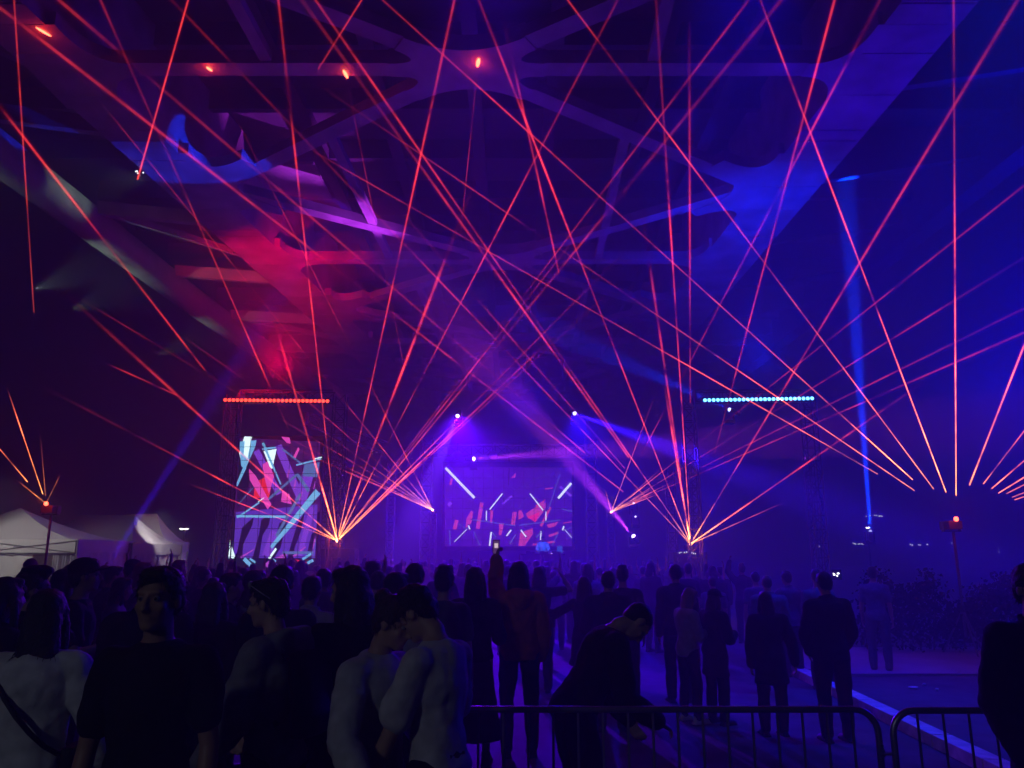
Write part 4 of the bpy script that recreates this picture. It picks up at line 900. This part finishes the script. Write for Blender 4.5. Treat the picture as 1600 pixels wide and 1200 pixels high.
    return root, dict(wl=arms[0][2], wr=arms[1][2], T=T, s=s)
def put(px, py, Y, label, **k):
    """a person whose head top shows at (px, py) when standing Y metres away"""
    p = at(px, py, Y); h = k.pop('h', p.z)
    return person(p.x, Y, h, label, **k)
WH=(.6,.6,.62); BK=(.008,.008,.009); DK=(.02,.02,.025); GR=(.12,.12,.13); LG=(.26,.26,.28); JN=(.03,.04,.09)
UP=lambda sx: ((sx*.5,.5,.7),(sx*.05,.1,1))
FOLD=lambda sx: ((sx*.25,.15,-1),(-sx*.5,.9,.25))
PHONE=lambda sx: ((sx*.12,.25,-1),(-sx*.25,.85,.45))
HIP=lambda sx: ((sx*.5,-.1,-1),(-sx*.35,.35,-.9))
# --- nearest row
put(74,925,4.0,'woman seen from behind in a loose white blouse with a thin black crossbody strap',face=8,hyaw=10,hpitch=5,top=('blouse',WH),bot=('trousers',BK),hair=('verylong','black'),lod=0,build=1.0,extra=('strap',),aL=((-.45,0,-1),(-.05,.45,-.9)),aR=((.42,.05,-1),(.1,.6,-.9)))
put(258,890,3.4,'tall man facing the camera in a black t-shirt, the nearest figure',face=188,hyaw=-12,top=('tee',BK),bot=('trousers',BK),hair=('short','black'),skin=1,lod=0,build=.95,aL=((-.2,.1,-1),(-.05,.35,-1)),aR=((.16,.05,-1),(.05,.3,-1)))
put(448,905,4.3,'man in profile with sunglasses pushed up, light grey hooded jacket and black backpack',face=72,lean=5,hyaw=10,hpitch=4,top=('hoodie',(.20,.20,.21)),bot=('trousers',BK),hair=('short','black'),lod=0,extra=('backpack','shades','hood'),aL=((-.15,.2,-1),(0,.6,-.7)),aR=((.15,.25,-1),(0,.75,-.65)))
put(558,888,4.5,'person with bushy dark hair in a black jacket, head turned to the side',face=40,hyaw=28,hpitch=8,top=('jacket',BK),bot=('trousers',BK),hair=('long','black'),lod=0,build=1.05,extra=())
put(590,938,4.0,'woman in a pale sweatshirt leaning her forehead towards the man in white',h=1.76,face=-120,lean=3,hyaw=10,hpitch=18,top=('sweater',(.44,.44,.47)),bot=('trousers',BK),hair=('bun','brown'),lod=0,aL=((-.2,.25,-1),(.1,.7,-.5)),aR=((.5,.25,-1),(.3,.8,-.55)))
put(692,915,3.9,'man in a white t-shirt bowing his head down to the woman beside him',h=1.84,face=62,lean=4,hyaw=12,hpitch=36,top=('tee',(.5,.48,.5),.75),bot=('trousers',BK),hair=('short','black'),lod=0,build=.97,aL=((-.2,.3,-1),(.0,.5,-1)),aR=((.15,.1,-1),(.1,.5,-.9)))
# bending man, by the barrier
person(at(893,868,5.25).x,5.25,1.84,'man in a black sweatshirt bending far forward behind the barrier',face=-80,lean=31,hyaw=0,hpitch=40,hroll=-8,top=('sweater',BK),bot=('trousers',BK),hair=('bald','black'),lod=0,build=1.06,aL=((-.1,.1,-1),(.1,.6,-.8)),aR=((.1,.1,-1),(-.15,.8,-.5)),lL=((-.08,.12,-1),(0,-.1,-1)),lR=((.08,.2,-1),(0,-.1,-1)))
put(1606,884,4.35,'man at the right edge facing the camera in a black jacket with a light collar',face=170,hyaw=10,top=('jacket',BK),bot=('trousers',BK),hair=('short','brown'),skin=0,lod=0,build=.95,aL=((-.2,-.05,-1),(.1,.45,-.9)),aR=((.2,-.05,-1),(-.2,.5,-.9)))
# --- figures at the right, in front of the blue haze
put(1070,918,9.9,'young woman in a light shirt looking down at her phone, long hair',face=-70,hyaw=-5,hpitch=22,top=('blouse',(.30,.26,.26)),bot=('jeans',BK),hair=('verylong','blond'),lod=1,shoes=(.5,.5,.5),aL=PHONE(-1),aR=PHONE(1),lL=((-.12,.05,-1),(-.03,-.05,-1)),lR=((.14,.05,-1),(.02,-.05,-1)))
put(1112,922,9.8,'woman in a black coat and a peaked cap with long hair',face=-62,hyaw=0,hpitch=8,top=('coat',BK),bot=('trousers',BK),hair=('long','brown'),lod=1,extra=('cap',),aL=FOLD(-1),aR=FOLD(1))
put(1196,925,9.2,'woman seen from behind with long dark hair and a long black top',face=4,top=('coat',BK),bot=('trousers',BK),hair=('verylong','black'),lod=1,build=1.02,aL=((-.2,0,-1),(-.02,.1,-1)),aR=((.42,0,-1),(.12,.05,-1)))
put(1288,895,8.9,'man in a black jacket seen from behind beside the bright kerb',face=6,hyaw=-8,hpitch=6,top=('jacket',BK),bot=('trousers',BK),hair=('short','black'),lod=1,build=1.05,aL=((-.25,.1,-1),(.3,.5,-.8)),aR=((.25,.1,-1),(-.3,.5,-.8)))
put(1275,890,12.2,'man half hidden behind the man in the black jacket',face=-10,top=('tee',GR),hair=('short','brown'),lod=2)
put(1055,883,11.2,'tall hazy man standing behind the young woman with the phone',face=5,top=('jacket',DK),hair=('short','black'),lod=1,build=1.05)
put(1198,900,11.8,'bald man in a shirt just behind the long haired woman',face=-5,top=('shirt',(.10,.10,.12)),hair=('bald','brown'),lod=1,build=1.15)
put(1229,893,13.5,'slim man in a pale top standing alone in the blue haze',face=12,top=('shirt',GR),hair=('short','brown'),lod=1)
put(1180,894,14.5,'hazy man with short hair behind the bald man',face=0,top=('tee',GR),hair=('short','black'),lod=2)
put(1113,901,14.0,'faint short haired figure behind the woman in the cap',face=0,top=('tee',GR),hair=('short','black'),lod=2)
put(1362,886,14.0,'man in a white t-shirt faint in the haze near the dark hedge',face=-30,top=('tee',(.16,.16,.18)),bot=('trousers',GR),hair=('short','brown'),lod=1)
# --- middle
put(950,893,9.4,'broad man seen from behind with his arms folded',face=-8,top=('jacket',DK),hair=('short','black'),lod=1,build=1.15,aL=FOLD(-1),aR=FOLD(1))
put(972,886,11,'man with a flat haircut behind the broad man',face=-12,top=('tee',DK),hair=('quiff','black'),lod=1,build=1.08)
put(912,902,10.5,'woman dancing with one arm stretched out to the side, long hair',face=-14,top=('tee',DK,1.6),bot=('skirt',DK),hair=('long','brown'),lod=1,aL=((-.75,.1,-.45),(-.95,.15,.35)),aR=((.3,0,-1),(.1,.3,-1)))
put(842,886,12,'hazy person with a diagonal strap and one arm bent up',face=-6,top=('tee',DK),hair=('bob','brown'),lod=1,extra=('strap',),aL=((-.3,0,-1),(0,.3,-1)),aR=((.95,.1,.12),(-.55,.1,.85)))
pr, info = put(811,879,8.3,'person in an orange brown hooded jacket holding a phone up over the crowd',face=6,top=('hoodie',(.50,.13,.05)),bot=('jeans',(.02,.03,.07)),hair=('bob','black'),lod=0,extra=('hood',),aL=((-.12,.8,.45),(.1,.2,1)),aR=((.2,.05,-1),(-.1,.4,-.9)),curl=.9)
wp = pr.matrix_basis @ (info['wl']); 
t = empty('phone', wp+Vector((-.01,.03,.10)), 'phone held up over the crowd, its screen showing the stage', 'phone', rz=R(6))
mb = MB(); mb.box((0,0,.03),(.078,.010,.155)); mb.build('case', M_black, t)
mb = MB(); mb.box((0,-.007,.03),(.068,.002,.140)); mb.build('screen', emat('phone_screen', (.10,.04,.14), .8), t)
mb = MB(); mb.box((0,-.0095,.045),(.040,.001,.05)); mb.build('picture', emat('phone_picture', (.9,.7,.8), .8), t)
put(742,888,8.0,'woman with very long dark hair and a black top beside the raised phone',face=-6,top=('sweater',BK),bot=('longskirt',(.03,.03,.06)),hair=('verylong','black'),lod=0,aL=((-.2,.1,-1),(0,.4,-.8)),aR=((.2,.2,-1),(-.1,.9,.1)))
put(694,889,7.3,'slim man in a dark grey t-shirt seen from behind, tall haircut',face=-12,top=('tee',(.07,.065,.07)),bot=('jeans',BK),hair=('quiff','black'),lod=0)
put(648,882,7.4,'man with a round dark head above the bowing man',face=-5,top=('tee',BK),hair=('short','black'),lod=1)
put(617,897,6.2,'man in a pale hooded jacket behind the leaning woman',face=-25,hyaw=-10,top=('hoodie',(.30,.30,.32)),hair=('short','black'),lod=0,extra=('hood',))
put(583,878,9.5,'short haired man seen just above the bushy haired person',face=10,hyaw=30,top=('tee',BK),hair=('short','black'),lod=1)
put(590,893,8.2,'man looking down close behind the bushy haired person',face=0,hpitch=18,top=('tee',GR),hair=('short','black'),lod=1)
put(487,902,7.0,'boyish man with a bright collar beside the backpack wearer',face=-8,top=('shirt',(.35,.33,.38)),hair=('short','black'),lod=1)
put(441,886,5.9,'dark haired man directly behind the man with the sunglasses',face=4,top=('tee',BK),hair=('short','black'),lod=1,build=1.05)
put(506,890,9,'man in a checked pale shirt between the backpack wearer and the screen',face=-5,hyaw=10,top=('shirt',GR),hair=('short','brown'),lod=1)
put(334,912,6.0,'woman in a black coat with long straight dark hair seen from behind',face=-10,top=('coat',BK),bot=('trousers',BK),hair=('verylong','black'),lod=0)
put(358,897,7.4,'man in profile next to the woman in the black coat',face=-62,hyaw=0,top=('jacket',DK),hair=('short','black'),lod=1)
put(395,893,7.6,'woman in a light blouse and pale skirt, hair down, holding a drink',face=-28,top=('blouse',(.30,.28,.32)),bot=('longskirt',(.28,.26,.32)),hair=('long','brown'),lod=1,aR=((.15,.2,-1),(-.1,.9,.2)))
put(47,893,5.3,'man with a high quiff turned to the stage at the left edge',face=-42,hyaw=-10,top=('jacket',BK),bot=('trousers',BK),hair=('quiff','black'),lod=0,build=1.05)
put(131,876,6.4,'man in a peaked cap with a blue lit chin in front of the tents',face=-68,hyaw=4,hpitch=-4,top=('tee',BK),bot=('trousers',BK),hair=('short','black'),lod=0,extra=('cap',),aL=FOLD(-1),aR=FOLD(1))
put(95,891,7.2,'long haired woman between the quiff and the man in the cap',face=-30,hpitch=6,top=('jacket',BK),hair=('long','black'),lod=1)
put(6,905,4.9,'person with a dark round haircut cut off by the left edge',face=-30,top=('jacket',BK),hair=('bob','black'),lod=1)
put(110,884,9.5,'woman with reddish hair just over the shoulder of the long haired woman',face=-40,top=('tee',GR),hair=('bob','brown'),lod=1)
put(48,873,11,'tall bareheaded person close to the lit tent opening',face=0,top=('tee',DK),hair=('bald','brown'),lod=1)
put(186,904,8.6,'woman in a light top with her forearm held out, dark trousers',face=-62,hpitch=6,top=('tee',(.30,.26,.32)),bot=('trousers',BK),hair=('bob','black'),lod=1,aL=((-.1,.2,-1),(0,.95,-.1)),aR=((.1,.25,-1),(0,.95,.05)))
put(176,886,10,'large man in plum clothes behind the woman with the light top',face=-50,top=('jacket',DK),hair=('short','black'),lod=1,build=1.15)
put(206,876,11.5,'man in a brimmed hat at the edge of the tents',face=-40,top=('shirt',GR),hair=('short','brown'),lod=1,extra=('cap',))
put(221,880,10.5,'woman with glowing violet hair edge beside the brimmed hat',face=-60,top=('tee',(.3,.28,.4)),hair=('long','blond'),lod=1)
put(278,876,13,'blond haired woman far back at the left of the crowd',face=-50,top=('tee',GR),hair=('bob','blond'),lod=1)
put(318,888,11,'red lit man with cropped hair left of the left screen',face=-35,top=('tee',DK),hair=('bald','brown'),lod=1)
put(240,890,5.6,'dark figure mostly hidden by the tall man in the black t-shirt',face=10,top=('jacket',BK),hair=('short','black'),lod=1,build=1.1)
# performer on the stage
p_ = at(848, 838, 35.6); person(p_.x, 35.6, 1.78, 'performer in a blue lit hooded top behind the desk', face=180, hpitch=18, top=('hoodie',(.5,.5,.52)), bot=('trousers',BK), hair=('short','black'), lod=2, aL=((-.3,.5,-.8),(.2,.9,-.2)), aR=((.3,.5,-.8),(-.2,.9,-.2)), z0=1.065, extra=('hood',))
# --- crowd further back, copies of a few builds with all their parts
def copy_tree(o, loc, rz, sc, label, group):
    r = o.copy(); C.collection.objects.link(r); r.location = loc; r.rotation_euler = (0, 0, rz); r.scale = sc; r['label'] = label; r['group'] = group
    for ch in o.children:
        c = ch.copy(); C.collection.objects.link(c); c.parent = r
    return r
kinds = [
 dict(top=('tee', GR), hair=('short','black'), label='short haired person in a grey t-shirt', aR=UP(1)),
 dict(top=('tee', BK), hair=('short','black'), label='short haired person in a black t-shirt', hyaw=-35, lR=((.14,.1,-1),(.02,-.08,-1)), side=4),
 dict(top=('blouse', (.2,.2,.22)), hair=('long','brown'), bot=('jeans', JN), label='long haired person in a pale blouse and jeans'),
 dict(top=('hoodie', DK), hair=('bob','black'), label='person in a dark hoodie with jaw length hair', aL=FOLD(-1), aR=FOLD(1)),
 dict(top=('shirt', (.14,.12,.14)), hair=('bald','brown'), label='person with cropped hair in a buttoned shirt', aR=((.2,.3,-1),(-.2,1,.3)), side=-4),
 dict(top=('jacket', DK), hair=('quiff','black'), label='person in a dark jacket with swept up hair', hyaw=30, aL=((-.6,.3,.6),(.1,.3,1))),
 dict(top=('tee', (.10,.05,.05)), hair=('pony','brown'), label='person in a dark red top with a ponytail', aL=UP(-1), aR=UP(1)),
 dict(top=('coat', BK), hair=('long','black'), label='long haired person in a black coat', hyaw=-25)]
rnd = random.Random(11)
protos = []
for kd in kinds:
    kd = dict(kd); lb = kd.pop('label'); r_, _ = person(0, 12, 1.74, lb+' in the far crowd', lod=2, **kd); protos.append((r_, lb))
spots = []
placed = []
tries = 0
while len(spots) < 150 and tries < 20000:
    tries += 1
    Y = 10+22*rnd.random()**.75; px = rnd.uniform(150, 1010) if Y < 15 else rnd.uniform(190, 1160)
    if Y > 20 and px > 1090: continue
    if Y < 12.5 and px > 560: continue
    if Y < 17 and px > 620 and rnd.random() < .6: continue
    X = at(px, 868, Y).x
    if any((X-a)**2+(Y-b)**2 < .42 for a, b in placed): continue
    if abs(X-SA.x) < 1.2 and 26 < Y < 28.5 or abs(X-SB.x) < 1.2 and 26 < Y < 28.5: continue
    if any(abs(X-ground(q, 26.6).x) < .6 and abs(Y-26.6) < .7 for q in (347, 520, 1087, 1282)): continue
    if abs(X-at(431, 868, 28.6).x) < 2.2 and 27.8 < Y < 29.4: continue
    if Y > 25 and px < 345: continue
    if any((X-o.location.x)**2+(Y-o.location.y)**2 < .3 for o in C.objects if o.type == 'EMPTY' and o.get('category') in ('person', 'mast', 'truss tower')): continue
    placed.append((X, Y)); spots.append((X, Y))
for i, (X, Y) in enumerate(spots):
    pr_, lb = protos[i % len(protos)]; loc = Vector((X, Y, 0)); rz = math.atan2(X-1, 36-Y)*-1*.6+rnd.gauss(0, .35); sc = rnd.uniform(.92, 1.06)
    sc = (sc*rnd.uniform(.95, 1.08), sc*rnd.uniform(.95, 1.08), sc)
    gl = lb+' in the far crowd facing the stage'
    if i < len(protos): pr_.location = loc; pr_.rotation_euler = (0,0,rz); pr_.scale = sc; pr_['label'] = gl; pr_['group'] = lb+' in the crowd before the stage'
    else: copy_tree(pr_, loc, rz, sc, gl, lb+' in the crowd before the stage')
bpy.data.collections.remove(_tmpc)
HAZE = .018
# ------------------------------------------------------------------ haze
hb = MB(); hb.box((0, 42, 9.6), (110, 132, 21.3))
hm = bpy.data.materials.new('haze'); hm.use_nodes = True; nt = hm.node_tree; nt.nodes.clear()
pv = nt.nodes.new('ShaderNodeVolumePrincipled'); om = nt.nodes.new('ShaderNodeOutputMaterial')
pv.inputs['Color'].default_value = (.9, .9, .95, 1); pv.inputs['Density'].default_value = HAZE
pv.inputs['Anisotropy'].default_value = .3
nt.links.new(pv.outputs[0], om.inputs['Volume'])
tag(hb.build('haze', hm), kind='stuff')
